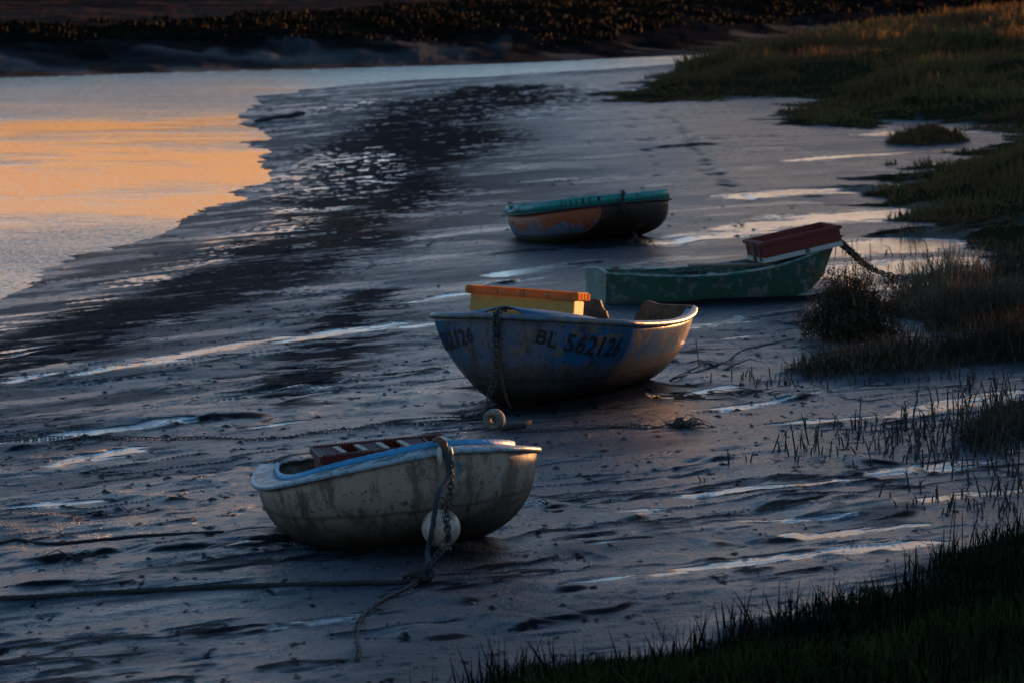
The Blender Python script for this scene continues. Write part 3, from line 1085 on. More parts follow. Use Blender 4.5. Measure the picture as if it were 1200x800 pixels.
def blue_hull_extra(g, oc, c, n1, n2):
    s = g.n('ShaderNodeSeparateXYZ', ins={0: oc}).outputs
    # bare pinkish-brown plaster at bow; stern's lightened with painted sunlight; blue paint between
    bow = g.step(g.math('ADD', s[1], g.math('MULTIPLY', n1, .5)), 1.46, 1.62)
    stern = g.step(g.math('ADD', s[1], g.math('MULTIPLY', n1, .8)), -.15, -.65)
    c = g.mix(g.math('MULTIPLY', bow, .45), c, (.15, .115, .085))
    c = g.mix(g.math('MULTIPLY', stern, .80), c, (.62, .46, .33))
    lo = g.step(g.math('ADD', s[2], g.math('MULTIPLY', n1, .35)), .66, .56)
    c = g.mix(g.math('MULTIPLY', lo, .7), c, (.085, .066, .052))
    top = g.step(g.math('ADD', s[2], g.math('MULTIPLY', n2, .16)), .84, .90)
    return g.mix(g.math('MULTIPLY', top, .6), c, (.07, .052, .036))


B_HULL = paint('peeling_blue_hull_paint', (.012, .085, .19), (.135, .105, .08), .43, 4.5, dirt=(.028, .019, .013), dirt_top=.10, dirt_len=.36, rough=.28, extra=blue_hull_extra, grime=.5)
B_RIM = paint('weathered_blue_rim', (.07, .11, .17), (.15, .13, .105), .50, 8, dirt=(.05, .04, .03), dirt_top=-2, rough=.32, grime=.5)
B_DECK = paint('dark_blue_deck_paint', (.035, .085, .16), (.10, .09, .07), .42, 6, dirt_top=-2, rough=.4, grime=.4)
B_IN = paint('blue_inner_paint', (.05, .16, .34), (.08, .07, .055), .48, 4, dirt_top=-2, rough=.5, grime=.6)
B_TRANSOM = paint('rusty_brown_board', (.12, .065, .035), (.05, .04, .03), .45, 5, dirt_top=-2, rough=.6)
G_HULL = paint('peeling_green_paint', (.018, .080, .055), (.15, .16, .145), .42, 5.5, dirt=(.050, .045, .036), dirt_top=-.10, dirt_len=.25, rough=.5, grime=.35)
G_TRANSOM = paint('faded_green_paint', (.10, .19, .15), (.16, .20, .17), .5, 3, dirt_top=-.05, dirt_len=.15, rough=.55, grime=.4)
G_RIM = paint('green_rim_paint', (.03, .16, .11), (.25, .26, .24), .5, 8, dirt_top=-2, rough=.4, grime=.3)


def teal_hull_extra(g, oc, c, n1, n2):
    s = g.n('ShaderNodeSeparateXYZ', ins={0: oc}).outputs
    # light put in colour: sky-lit side grey blue, rest shaded brown; rusty orange paint
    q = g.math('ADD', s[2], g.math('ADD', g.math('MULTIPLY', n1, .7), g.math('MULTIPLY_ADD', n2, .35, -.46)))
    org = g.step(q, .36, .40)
    lit_col = g.mix(org, (.11, .15, .22), (.30, .072, .026))
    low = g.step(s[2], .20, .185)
    lit_col = g.mix(low, lit_col, (.085, .075, .058))
    # boundary curve between the painted lit and shaded sides
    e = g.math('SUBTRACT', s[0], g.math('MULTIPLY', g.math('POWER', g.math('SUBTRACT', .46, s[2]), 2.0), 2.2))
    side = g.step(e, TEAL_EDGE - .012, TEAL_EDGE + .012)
    shade_col = g.mix(g.step(n1, .60, .66), (.035, .020, .012), (.20, .05, .018))
    return g.mix(side, shade_col, lit_col)


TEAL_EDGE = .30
T_HULL = paint('lit_grey_shaded_brown_hull_paint', (.035, .02, .012), (.05, .04, .03), .3, 5, dirt=(.02, .015, .011), dirt_top=-.12, dirt_len=.16, rough=.5, extra=teal_hull_extra, grime=.15)
T_RIM = paint('teal_rim_paint', (.010, .23, .20), (.01, .10, .09), .34, 10, dirt_top=-2, rough=.45, grime=.25)
T_BLACK = plain('black_rubber_strip', (.012, .012, .012), .6)
T_IN = plain('dark_inner_hull', (.05, .045, .04), .7)
Y_CRATE = plain('yellow_plastic', (.60, .38, .10), .45, .22, 12, trans=.38, bump=.001)
Y_LIT_RIM = plain('sunlit_rim_plastic', (.90, .42, .13), .42, .25, 12, trans=.75, bump=.001)  # rim copy of the yellow plastic, sun glow put into its oranger colour
R_CRATE = plain('dark_red_plastic', (.10, .014, .011), .5, .45, 14, trans=.12)
R_BOX = plain('dull_red_paint', (.125, .014, .010), .6, .4, 12)
W_STRIP = plain('off_white_paint', (.42, .40, .37), .55, .3, 14)
PALE = plain('pale_slat', (.34, .29, .22), .55, .3, 20)
WOOD = plain('weathered_wood', (.10, .072, .05), .8, .45, 9, bump=.006)
DARKWOOD = plain('wet_black_wood', (.022, .019, .016), .5, .4, 9)
RUST = plain('rusty_iron', (.085, .038, .020), .75, .5, 60, bump=.004)
STEEL = plain('dark_wet_chain', (.028, .022, .019), .5, .4, 60)
ROPE_D = plain('dark_mooring_rope', (.018, .017, .016), .85, .5, 70, bump=.006)
ROPE_B = plain('blue_grey_rope', (.022, .034, .040), .85, .6, 70, bump=.006)
BUOY_W = paint('dirty_white_buoy', (.46, .42, .36), (.40, .30, .21), .50, 9, dirt=(.12, .07, .04), dirt_top=-2, rough=.45, grime=.85)
BUOY_G = paint('grey_foam_float', (.20, .17, .14), (.14, .11, .09), .45, 14, dirt_top=-2, rough=.8)
BLACK = plain('black_lettering', (.012, .011, .011), .6, .3)
FAINT = plain('faded_blue_mark', (.05, .17, .24), .6, .5, 60)
GREYM = plain('faded_grey_mark', (.10, .10, .10), .7, .4, 60)


# ------------------------------------------------------------------ chains and ropes
def chain_mesh(path, link=.075, r=.008, w=.42, twist=0.0, n1=10, n2=5, seed=0):
    """interlocking oval links along a path"""
    P = [np.array(p, float) for p in path]
    seg = [np.linalg.norm(P[i + 1] - P[i]) for i in range(len(P) - 1)]
    cum = np.concatenate([[0], np.cumsum(seg)])
    arr = np.array(P)
    pos = lambda s: np.array([np.interp(s, cum, arr[:, k]) for k in range(3)])
    V, Fc = [], []
    step = link * .66
    rng = random.Random(seed)
    for i in range(int(cum[-1] / step)):
        s = (i + .5) * step
        c, a, b = pos(s), pos(max(s - step / 2, 0)), pos(min(s + step / 2, cum[-1]))
        d = Vector(b - a)
        if d.length < 1e-6:
            continue
        d.normalize()
        up = Vector((0, 0, 1)) if abs(d.z) < .9 else Vector((0, 1, 0))
        s1 = d.cross(up).normalized()
        s2 = s1.cross(d).normalized()
        ang = (math.pi / 2 if i % 2 else 0) + .5 + rng.uniform(-.3, .3) + twist
        e1 = s1 * math.cos(ang) + s2 * math.sin(ang)
        e2 = d.cross(e1)
        base = len(V)
        for k in range(n1):
            t = 2 * math.pi * k / n1
            cc = Vector(c) + d * (math.cos(t) * link / 2) + e1 * (math.sin(t) * link * w)
            o = (d * math.cos(t) + e1 * math.sin(t)).normalized()
            for j in range(n2):
                q = 2 * math.pi * j / n2
                V.append(cc + o * (math.cos(q) * r) + e2 * (math.sin(q) * r))
        for k in range(n1):
            for j in range(n2):
                Fc.append((base + k * n2 + j, base + ((k + 1) % n1) * n2 + j, base + ((k + 1) % n1) * n2 + (j + 1) % n2, base + k * n2 + (j + 1) % n2))
    return V, Fc


def rope_mesh(path, r, strands=3, pitch=.09, n=10):
    """laid rope: a lobed section twisting along the path"""
    pts = spline(path, step=.02 if r < .03 else .03)
    P = [Vector(p) for p in pts]
    V, Fc = [], []
    L = 0
    prev = Vector((0, 0, 1))
    for i, p in enumerate(P):
        if i:
            L += (P[i] - P[i - 1]).length
        d = (P[min(i + 1, len(P) - 1)] - P[max(i - 1, 0)]).normalized()
        a = d.cross(prev)
        if a.length < 1e-3:
            a = d.cross(Vector((1, 0, 0)))
        a.normalize()
        b = a.cross(d).normalized()
        prev = b
        for k in range(n):
            t = 2 * math.pi * k / n
            rr = r * (.72 + .38 * abs(math.cos(strands / 2 * (t + 2 * math.pi * L / pitch))))
            V.append(p + (a * math.cos(t) + b * math.sin(t)) * rr)
    for i in range(len(P) - 1):
        for k in range(n):
            q = i * n
            Fc.append((q + k, q + (k + 1) % n, q + n + (k + 1) % n, q + n + k))
    Fc.append(tuple(reversed(range(n))))
    Fc.append(tuple((len(P) - 1) * n + k for k in range(n)))
    return V, Fc


def sphere(mb, c, r, n=20, m=14, sq=(1, 1, 1), M=None):
    v, f = [], []
    M = M or Matrix.Identity(3)
    for i in range(m + 1):
        a = math.pi * i / m
        for k in range(n):
            b = 2 * math.pi * k / n
            v.append(Vector(c) + M @ Vector((math.sin(a) * math.cos(b) * r * sq[0], math.sin(a) * math.sin(b) * r * sq[1], math.cos(a) * r * sq[2])))
    for i in range(m):
        for k in range(n):
            f.append((i * n + k, (i + 1) * n + k, (i + 1) * n + (k + 1) % n, i * n + (k + 1) % n))
    mb.add(v, f)


# ================================================================== boat 1: cream dinghy in front
P1 = dict(L=2.5219, B=1.9014, D=.5717, sh=.2249, tm=.5452, pb=3.0886, qb=.9782, bt=.654, tk=.4757, n=2.9803, nb=2.7258, ns=2.6806,
          fl=.184, yaw=3.459, heel=.0926, pitch=.0498, x=-.7814, y=30.0284)
b1 = Boat(P1, 'dinghy', 'round cream dinghy with pale blue rim and white buoy hanging at its bow', sink=.112)
b1.hull(C_HULL)
b1.transom(C_IN)
b1.sweep('gunwale', C_RIM, lambda t, s: [(.028, -.027), (.031, -.005), (.022, .008), (.002, .010), (.002, -.027)], close_stern=True, wav=.0014)
b1.sweep('side_deck', C_DECK, lambda t, s: [(.001, .011), (-.075, .020), (-.150, .026), (-.150, .008), (.001, -.005)], close_stern=True, wav=.0018)
b1.sweep('coaming', C_BLUE, lambda t, s: [(-.151, .02), (-.151, .062), (-.172, .062), (-.172, -.02)], t0=.13, wav=.001)
b1.thwart(WOOD, .30, .36, .24)
b1.thwart(WOOD, .62, .36, .22)
b1.deck('foredeck', C_DECK, .80, .165, .03, lambda t: .02, t1=.95)
mb = MB()
mb.tube([(-.33, -1.10, .50), (-.30, -1.11, .62), (-.22, -1.12, .64)], .022, 8)
mb.build('stern_bracket', RUST, b1.root)
# faded marks on the bow: a ring with a diamond left of the rope, a small blue mark right of it


def ring_faces(r, w, n=24, wob=.0, seed=0):
    rg = random.Random(seed)
    V, Fc = [], []
    for k in range(n):
        a = 2 * math.pi * k / n
        q = r * (1 + rg.uniform(-wob, wob))
        V += [(q * math.cos(a), q * math.sin(a)), ((q - w) * math.cos(a), (q - w) * math.sin(a))]
    for k in range(n):
        j = (k + 1) % n
        Fc.append((2 * k, 2 * j, 2 * j + 1, 2 * k + 1))
    return V, Fc


def side_of(boat, px, py):
    best = None
    for sd_ in (-1, 1):
        t, s = boat.find(px, py, sd_)
        x, y, z = hull_core(boat.P, t, s)
        w = boat.world([float(x) * sd_, float(y), float(z)])
        e = np.hypot(*(proj(w) - np.array([px, py])))
        if e < 4 and (best is None or w[1] < best[3]):
            best = (t, s, sd_, w[1])
    return best[:3] if best else (.8, .8, 1)


t_, s_2, sd1 = side_of(b1, 493, 553)
V, Fc = ring_faces(.058, .005, wob=.06)
V2, F2 = ring_faces(.034, .008, 4)
Fc = Fc + [tuple(i + len(V) for i in f_) for f_ in F2]
V = V + V2
V3, F3 = ring_faces(.016, .006, 10)
Fc = Fc + [tuple(i + len(V) for i in f_) for f_ in F3]
V = V + V3
b1.decal('emblem', GREYM, V, Fc, t_, s_2, sd1, 1)
t_, s_2, sdr = side_of(b1, 535, 549)
V = [(0, -.05), (.008, -.05), (.008, .05), (0, .05), (.010, .04), (.045, .045), (.045, .033), (.010, .030), (.018, -.02), (.036, -.03), (.04, .02), (.022, .024),
     (-.006, -.05), (.02, -.055), (.02, -.047), (-.006, -.043)]
b1.decal('faded_mark', FAINT, V, [(0, 1, 2, 3), (4, 5, 6, 7), (8, 9, 10, 11), (12, 13, 14, 15)], t_, s_2, sdr, -1)
# bow ring
bowp = Vector((0, P1['L'] / 2, P1['D'] + P1['sh']))
mb = MB()
mb.tube([bowp + Vector((0, -.16, .06)), bowp + Vector((0, -.06, .075)), bowp + Vector((0, .05, .05)), bowp + Vector((0, .06, -.05))], [.016, .026, .030, .022], 8)
mb.build('bow_fitting', RUST, b1.root)
mb = MB()
for sx in (-1, 1):
    mb = MB()
    sphere(mb, bowp + Vector((sx * .037, .062, -.03)), .05, 14, 10, (.42, .6, 1.35))
    mb.build('fender_pad', BUOY_W, b1.root)

# dark red crate in the dinghy


def lattice_crate(name, label, cx, cy, cz, L, W, Hh, mat, yaw, roll, slatmat):
    M = Matrix.Rotation(yaw, 3, 'Z') @ Matrix.Rotation(roll, 3, 'Y') @ Matrix.Rotation(R(3), 3, 'X')
    root = empty(name, (cx, cy, cz), M.to_euler())
    tag(root, label, 'crate', 'crates in the boats')
    w = MB()
    for y in (-1, 1):
        w.box((0, y * (W / 2 - .01), Hh * .5), (L, .02, Hh))
        w.box((0, y * (W / 2 + .008), Hh - .025), (L + .05, .02, .05))
    for x in (-1, 1):
        w.box((x * (L / 2 - .011), 0, Hh * .5 - .001), (.022, W - .04, Hh - .004))
        w.box((x * (L / 2 + .015), 0, Hh - .026), (.021, W - .004, .048))
    w.build('wall', mat, root, smooth=False)
    s = MB()
    n = 6
    for k in range(n):
        x = -L / 2 + (k + .5) * L / n
        if k % 2 == 0:
            for j in range(9):
                s.box((x - L / n * .42 + j * L / n * .105, 0, Hh - .012), (.009, W - .045, .018))
        else:
            s.box((x - L / n * .38, 0, Hh - .014), (.018, W - .045, .020))
            s.box((x + L / n * .38, 0, Hh - .014), (.018, W - .045, .020))
    s.build('lid_grating', mat, root, smooth=False)
    for k in (0, 1, 2, 3, 5):
        x = -L / 2 + (k + .98) * L / n
        p = MB()
        p.box((x, -.03, Hh + .004), (.035, W - .16, .010), rz=.12)
        p.build('pale_slat', slatmat, root, smooth=False)
    m = int(L / .022)
    for y in (-1, 1):
        t = MB()
        t.box((0, y * (W / 2 - .004), Hh + .001), (L, .018, .004))
        for k in range(m):
            t.box((-L / 2 + (k + .5) * L / m, y * (W / 2 - .004), Hh + .006), (.010, .020, .010))
        t.build('toothed_edge', mat, root, smooth=False)
    f = MB()
    f.box((0, 0, .012), (L - .05, W - .05, .02))
    f.build('base', mat, root, smooth=False)
    return root


q = at(446, 530, .60)
lattice_crate('lattice_crate', 'dark red plastic lattice crate with pale slats lying inside the cream dinghy', q[0] + .02, q[1], .505, .93, .40, .15, R_CRATE, R(12), R(-4.0), PALE)

# ================================================================== boat 2: blue skiff with BL 562126
P2 = dict(L=3.0087, B=2.0, D=.7471, sh=.1283, tm=.591, pb=4.4894, qb=.9997, bt=.6138, tk=.85, n=2.0006, nb=1.7007, ns=2.0011, fl=.3,
          yaw=2.6941, heel=.005, pitch=.016, x=.5289, y=39.3616)
b2 = Boat(P2, 'skiff', 'peeling blue and brown skiff lettered BL 562126, holding the yellow crate')
b2.hull(B_HULL)


def t2top(x, b, z):
    a = abs(x - .13) / b
    return z + .03 - .17 * (1 - sst(np.array(a), .20, .27)) - .05 * (1 - sst(np.array(a), .30, .36)) * sst(np.array(a), .2, .27) * 1.6 + .03 * math.exp(-((a - .45) / .12) ** 2)


b2.transom(B_TRANSOM, lambda x, b, z: float(t2top(x, b, z)))


def half_round(r, dz=0.0):
    return lambda t, s: [(r * math.cos(a) * 1.15, r * math.sin(a) + dz) for a in [2 * math.pi * k / 10 for k in range(10)]]


b2.sweep('gunwale', B_RIM, half_round(.030), wav=.0016)
b2.sweep('inner_rail', B_IN, lambda t, s: [(-.035, .012), (-.085, .006), (-.085, -.02), (-.035, -.02)], wav=.001)
b2.deck('foredeck', B_DECK, .80, .05, .0, lambda t: .10, t1=.97)
b2.thwart(B_IN, .55, .52, .25)
b2.thwart(B_IN, .22, .50, .26)
mb = MB()
mb.tube([(.42, -1.35, .42), (.50, -.98, .66)], .045, 10)
mb.build('fender_tube', W_STRIP, b2.root)
mb = MB()
mb.tube([(.63, -1.22, .77), (.60, -1.25, .83), (.55, -1.20, .84)], .008, 6)
mb.build('cleat', STEEL, b2.root, smooth=False)
# keel strip up the stem
st = []
for v_ in np.linspace(.35, 1.0, 40):
    x_, y_, z_ = hull_core(P2, 1 - (1 - v_) ** 1.5 * .65, 0.0)
    st.append((0, float(y_) + .006, float(z_) - .006))
mb = MB()
mb.tube(st, .016, 6)
mb.build('keel_strip', B_TRANSOM, b2.root)
# registration, both bows
V, Fc = text_mesh('BL 562126', .178, .0, 1.10)
tw = max(v[0] for v in V)
sdR, sdL = -1, 1
t_, s_2 = b2.find(624, 399, sdR)
b2.decal('registration', BLACK, V, Fc, t_, s_2, sdR, -1)
t_, s_2 = b2.find(557, 399, sdL)
b2.decal('registration', BLACK, [(v[0] - tw, v[1]) for v in V], Fc, t_, s_2, sdL, 1)


def yellow_crate():
    L, W, Hh = 1.02, .62, .37
    q = at(616, 372, .80)
    M = Matrix.Rotation(R(-10), 3, 'Z') @ Matrix.Rotation(R(3.2), 3, 'Y') @ Matrix.Rotation(R(-5), 3, 'X')
    root = empty('fish_crate', (q[0], q[1] + .52, .64), M.to_euler())
    tag(root, 'large yellow plastic crate with orange glowing rim standing in the blue skiff', 'crate', 'crates in the boats')
    w = MB()
    tpr = .025
    for y in (-1, 1):
        w.box((0, y * (W / 2 - .03), Hh / 2), (L - .06, .008, Hh))
    for x in (-1, 1):
        w.box((x * (L / 2 - .03), 0, Hh / 2), (.008, W - .08, Hh - .002))
    w.build('wall', Y_CRATE, root, smooth=False)
    r_ = MB()
    for y in (-1, 1):
        r_.box((0, y * (W / 2), Hh - .033), (L, .008, .066))
        r_.box((0, y * (W / 2 - .013), Hh + .002), (L + .008, .034, .008))
        r_.box((0, y * (W / 2 - .013), Hh - .069), (L + .008, .034, .007))
        for k in (0, .02, .265, .5, .74, .93, 1):
            r_.box((-L / 2 + L * k, y * (W / 2 + .002), Hh - .034), (.016, .034, .062))
    for x in (-1, 1):
        r_.box((x * L / 2, 0, Hh - .033), (.008, W - .012, .064))
        r_.box((x * (L / 2 - .013), 0, Hh + .003), (.034, W + .02, .007))
        for k in (.02, .33, .66, .98):
            r_.box((x * (L / 2 + .012), -W / 2 + W * k, Hh - .034), (.024, .014, .063))
    r_.build('rim', Y_LIT_RIM, root, smooth=False)
    ft = MB()
    ft.box((0, 0, .006), (L - .08, W - .08, .010))
    ft.build('base', Y_CRATE, root, smooth=False)
    for k in (.30, .46, .53, .71, .76):
        rv = MB()
        sphere(rv, (-L / 2 + L * k, -W / 2 - .006, Hh - .033), .010, 8, 6, (1, .5, 1))
        rv.build('rivet', PALE, root)
    pm = plain('orange_plug', (.75, .25, .05), .5, .2)
    for k in (.10, .15, .28, .32, .52, .57, .72, .77):
        hl = MB()
        sphere(hl, (-L / 2 + L * k, -W / 2 + .024, Hh - .115), .010, 8, 6, (1, .4, 1))
        hl.build('plug', pm, root)


yellow_crate()

# ================================================================== boat 3: green punt
def punt():
    a = R(17)
    L = 2.92
    st = np.array([0, .12, .3, .5, .68, .8, .9, .96, 1.0])
    hb = np.array([.40, .46, .54, .56, .52, .42, .27, .13, .025])
    hc = np.array([.34, .39, .45, .46, .42, .33, .19, .08, .012])
    zs = np.array([.38, .36, .335, .355, .42, .49, .57, .63, .665])
    zb = np.array([.02, .005, 0, .005, .04, .09, .16, .23, .30])
    T = np.linspace(0, 1, 41)
    sm = lambda arr: np.interp(T, st, arr)
    def smooth(arr):
        v = sm(arr)
        for _ in range(3):
            v[1:-1] = (v[:-2] + 2 * v[1:-1] + v[2:]) / 4
        return v
    hb, hc, zs, zb = smooth(hb), smooth(hc), smooth(zs), smooth(zb)
    base = at(712, 358)
    h = np.array([math.cos(a), math.sin(a)])
    lat = np.array([math.sin(a), -math.cos(a)])       # local +x: towards the viewer
    yaw = math.atan2(h[1], h[0]) - math.pi / 2
    org = base[:2] - lat * .38 + h * L / 2
    root = empty('punt', (org[0], org[1], -.02), (0, 0, yaw))
    tag(root, 'long flat green punt with flaking paint and a red box on its bow', 'boat', 'beached boats')
    y = L * (T - .5)
    rows_, Fc = [], []
    K = 9
    for i in range(41):
        sec = [(hb[i], zs[i])] + [(hb[i] + (hc[i] - hb[i]) * k / 5, zs[i] + (zb[i] - zs[i]) * k / 5) for k in range(1, 6)] + [(0, zb[i] - .01)]
        rk = .13 * max(0, (T[i] - .85) / .15)
        full = [(x, y[i] - rk * (zs[i] - z) / max(zs[i] - zb[i], .01), z) for x, z in sec]
        rows_.append(full + [(-x, yy, z) for x, yy, z in full[-2::-1]])
    n = len(rows_[0])
    v = [p for r_ in rows_ for p in r_]
    for i in range(40):
        for k in range(n - 1):
            q = i * n + k
            Fc.append((q, q + n, q + n + 1, q + 1))
    hull = mesh_obj('hull', v, Fc, G_HULL, root, smooth=False)
    md = hull.modifiers.new('thickness', 'SOLIDIFY')
    md.thickness, md.offset = .022, -1
    # stern board with a curved top
    v, Fc = [], []
    for i in range(21):
        x = -1 + 2 * i / 20
        zt = zs[0] + .030 * (1 - x * x)
        v += [(x * hc[0], y[0] - .004, zb[0] + .002), (x * hb[0], y[0] - .004, zt)]
    for i in range(20):
        Fc.append((2 * i, 2 * i + 2, 2 * i + 3, 2 * i + 1))
    tr = mesh_obj('transom', v, Fc, G_TRANSOM, root, smooth=False)
    md = tr.modifiers.new('thickness', 'SOLIDIFY')
    md.thickness, md.offset = .03, 0
    mb = MB()
    mb.tube([(x * (hb[0] + .01), y[0] - .006, zs[0] + .034 * (1 - x * x) + .006) for x in np.linspace(-1, 1, 21)], .018, 6)
    mb.build('stern_cap', G_RIM, root)
    mb = MB()
    for s in (-1, 1):
        mb.tube([(s * (hb[i] + .004), y[i], zs[i] + .004) for i in range(41)], .020, 6)
    mb.build('gunwale', G_RIM, root)
    for t in (.22, .52):
        i = int(t * 40)
        mb = MB()
        mb.box((0, y[i], zs[i] - .07), (2 * hb[i] - .04, .22, .025))
        mb.build('thwart', G_RIM, root, smooth=False)
    mb = MB()
    mb.box((.18, y[2] + .02, zs[2] + .03), (.035, .05, .09), rz=.3)
    mb.build('oar_block', WOOD, root, smooth=False)
    mb = MB()
    mb.tube([(0, y[-1] - .02, zs[-1] - .02), (0, y[-1] + .05, zs[-1] + .03), (.03, y[-1] + .11, zs[-1] + .07)], .016, 7)
    mb.build('bow_fitting', RUST, root)
    # bare loose plank across the boat
    Mr = Matrix.Rotation(yaw, 3, 'Z')
    wl = lambda p: np.array(Mr @ Vector(p)) + np.array([org[0], org[1], -.02])
    i = 22
    p = wl((.05, y[i] + .02, zs[i] + .055))
    mb = MB()
    mb.box((0, 0, 0), (1.0, .26, .022))
    mb.box((.60, .05, -.012), (.62, .10, .02), rz=.05)
    o = mb.build('loose_plank', WOOD, smooth=False, loc=p, rot=(0, R(-1), yaw + R(75)))
    tag(o, 'bare brown plank lying across the middle of the green punt', 'plank')
    rg = random.Random(4)
    p = wl((.30, y[14], zs[14] + .02))
    mb = MB()
    for k in range(26):
        q0 = (rg.uniform(-.22, .22), rg.uniform(-.06, .06), rg.uniform(-.01, .02))
        q1 = (q0[0] + rg.uniform(-.1, .1), q0[1] + rg.uniform(-.05, .05), q0[2] + rg.uniform(-.01, .05))
        mb.tube([q0, q1], .012, 5)
    o = mb.build('weed_clump', DARKWOOD, loc=p, rot=(0, 0, yaw + R(90)))
    tag(o, 'small dark clump of weed on the rim of the green punt', 'seaweed')
    # red box with a white bottom strip on the bow
    L2, W2, H2 = .98, .56, .25
    pc = wl((.0, y[-1] - L2 / 2 + .02, zs[-6] - .005))
    M = Matrix.Rotation(yaw, 3, 'Z') @ Matrix.Rotation(R(11), 3, 'X')
    rb = empty('red_box', pc, M.to_euler())
    tag(rb, 'dull red open box with white bottom edge on the bow of the green punt', 'crate', 'crates in the boats')
    w = MB()
    for s in (-1, 1):
        w.box((s * W2 / 2, 0, H2 / 2 + .03), (.022, L2, H2 - .06))
        w.box((s * (W2 / 2 + .016), 0, H2 - .028), (.035, L2 + .05, .035))
    for s in (-1, 1):
        w.box((0, s * (L2 / 2 - .014), H2 / 2 + .031), (W2 - .026, .022, H2 - .064))
        w.box((0, s * (L2 / 2 + .010), H2 - .026), (W2 + .01, .028, .034))
    w.build('wall', R_BOX, rb, smooth=False)
    w = MB()
    w.box((0, 0, .03), (W2 + .03, L2 + .012, .055))
    w.build('bottom_strip', W_STRIP, rb, smooth=False)
    for c_b, s_b in (((.02, -L2 / 2 - .026, H2 / 2), (.05, .018, H2 - .02)), ((.20, -L2 / 2 - .020, H2 / 2), (.03, .014, H2 - .05)), ((W2 / 2 + .02, L2 * .05, H2 * .16), (.014, .05, .05))):
        w = MB()
        w.box(c_b, s_b)
        w.build('batten', WOOD, rb, smooth=False)
    return wl((0, y[-1] + .06, zs[-1] + .02))


punt_bow = punt()

# ================================================================== boat 4: teal rimmed tub
P4 = dict(L=2.8179, B=1.9771, D=.4873, sh=.0784, tm=.574, pb=4.6, qb=.80, bt=.6001, tk=.5, n=4.4999, nb=3.0, ns=3.0, fl=.101,
          yaw=3.5277, heel=.0696, pitch=.0598, x=1.0489, y=60.0525)
b4 = Boat(P4, 'tub_boat', 'small boat with a bright teal rim and rusty orange and grey hull, farthest boat', sink=.13)
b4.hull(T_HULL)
b4.transom(T_IN)
b4.sweep('rubbing_strip', T_BLACK, lambda t, s: [(.035, -.022), (.050, -.008), (.035, .006), (-.01, .006), (-.01, -.022)], close_stern=True)
rg4 = random.Random(9)
chips = {}


def teal_prof(t, s):
    hh_ = .065 + .070 * float(sst(np.array(t), .40, .44))
    hh_ -= chips.setdefault((round(t * 18), s), rg4.choice([0, 0, 0, .012, .022]))
    return [(.018, .007), (.012, hh_), (-.030, hh_ + .004), (-.035, .007)]


b4.sweep('teal_rim', T_RIM, teal_prof, close_stern=True, wav=.0015)
b4.thwart(T_IN, .4, .36, .3)
V, Fc = [], []
rgm = random.Random(2)
for k, w_ in enumerate((.030, .018, .030, .022, .034, .020, .034)):
    x0 = k * .058
    V += [(x0, 0), (x0 + w_ * .5, 0), (x0 + w_ * .5, .085), (x0, .085)]
    Fc.append(tuple(range(len(V) - 4, len(V))))
    y0 = rgm.choice([0, .035, .07])
    V += [(x0, y0), (x0 + w_, y0), (x0 + w_, y0 + .016), (x0, y0 + .016)]
    Fc.append(tuple(range(len(V) - 4, len(V))))
# worn black characters on the teal rim
tt, ss, sd4 = side_of(b4, 659, 247)
cv = []
_, dt4, ds4 = b4.surf(tt, .999, sd4)
for (u, w_) in V:
    tq = tt + (1 if sd4 > 0 else -1) * u / dt4.length * (1)
    x_, y_, z_ = hull_core(P4, tq, 1.0)
    d_ = dt4.normalized()
    nrm = Vector((abs(d_.y), -d_.x * sd4 * np.sign(d_.y) * sd4, 0)).normalized()
    o_ = Vector((sd4 * abs(d_.y), -sd4 * d_.x * np.sign(d_.y) * 1.0, 0))
    cv.append(Vector((float(x_) * sd4, float(y_), float(z_) + .030 + w_)) + Vector((sd4, 0, 0)) * .021 + Vector((0, .010, 0)))
mesh_obj('worn_lettering', cv, Fc, BLACK, b4.root, smooth=False)

# ================================================================== buoys, ropes, chains
def down(path, r):
    return [np.array([p[0], p[1], max(p[2], gz(p[0], p[1]) + r)]) for p in path]


def ground_path(pix, up):
    return [gp(a, b, up) for a, b in pix]


bow1 = b1.world(bowp)
bow_front = b1.world(bowp + Vector((0, .085, -.02)))
knot = gp(491, 682, .03)
bc = at(517, 617, .0)
dirn = (bow_front - np.array([0, 0, H])); dirn /= np.linalg.norm(dirn)
# hanging buoy: just in front of the stem
bz = bow_front[2] - .49
buoy_c = np.array([at(517, 617, bz)[0], bow_front[1] - .10, bz])
mb = MB()
sphere(mb, (0, 0, 0), .132, 28, 20)
buoy = empty('buoy', buoy_c)
tag(buoy, 'round dirty white buoy hanging on the rope at the bow of the cream dinghy', 'buoy', 'mooring buoys')
mb.build('float', BUOY_W, buoy)
mb = MB()
mb.tube([(0, 0, .12), (0, 0, .165)], .022, 8)
mb.tube([(.03 * math.cos(a), 0, .18 + .03 * math.sin(a)) for a in np.linspace(0, 2 * math.pi, 13)], .008, 6)
mb.build('eye', RUST, buoy)
mb = MB()
mb.box((.05, -.112, -.045), (.03, .03, .045), rz=.4)
mb.build('mark', BLACK, buoy, smooth=False)
r1 = [bow_front + np.array([0, -.01, .03]), bow_front + np.array([.015, -.05, -.15]), buoy_c + np.array([-.02, -.16, .25]), buoy_c + np.array([-.055, -.17, .02]),
      buoy_c + np.array([-.09, -.16, -.14]), knot + np.array([.06, .02, .10]), knot]
V, Fc = rope_mesh(r1, .018)
tag(mesh_obj('mooring_rope', V, Fc, ROPE_B), 'thick blue grey rope hanging from the bow of the cream dinghy past its buoy', 'rope', 'mooring ropes')
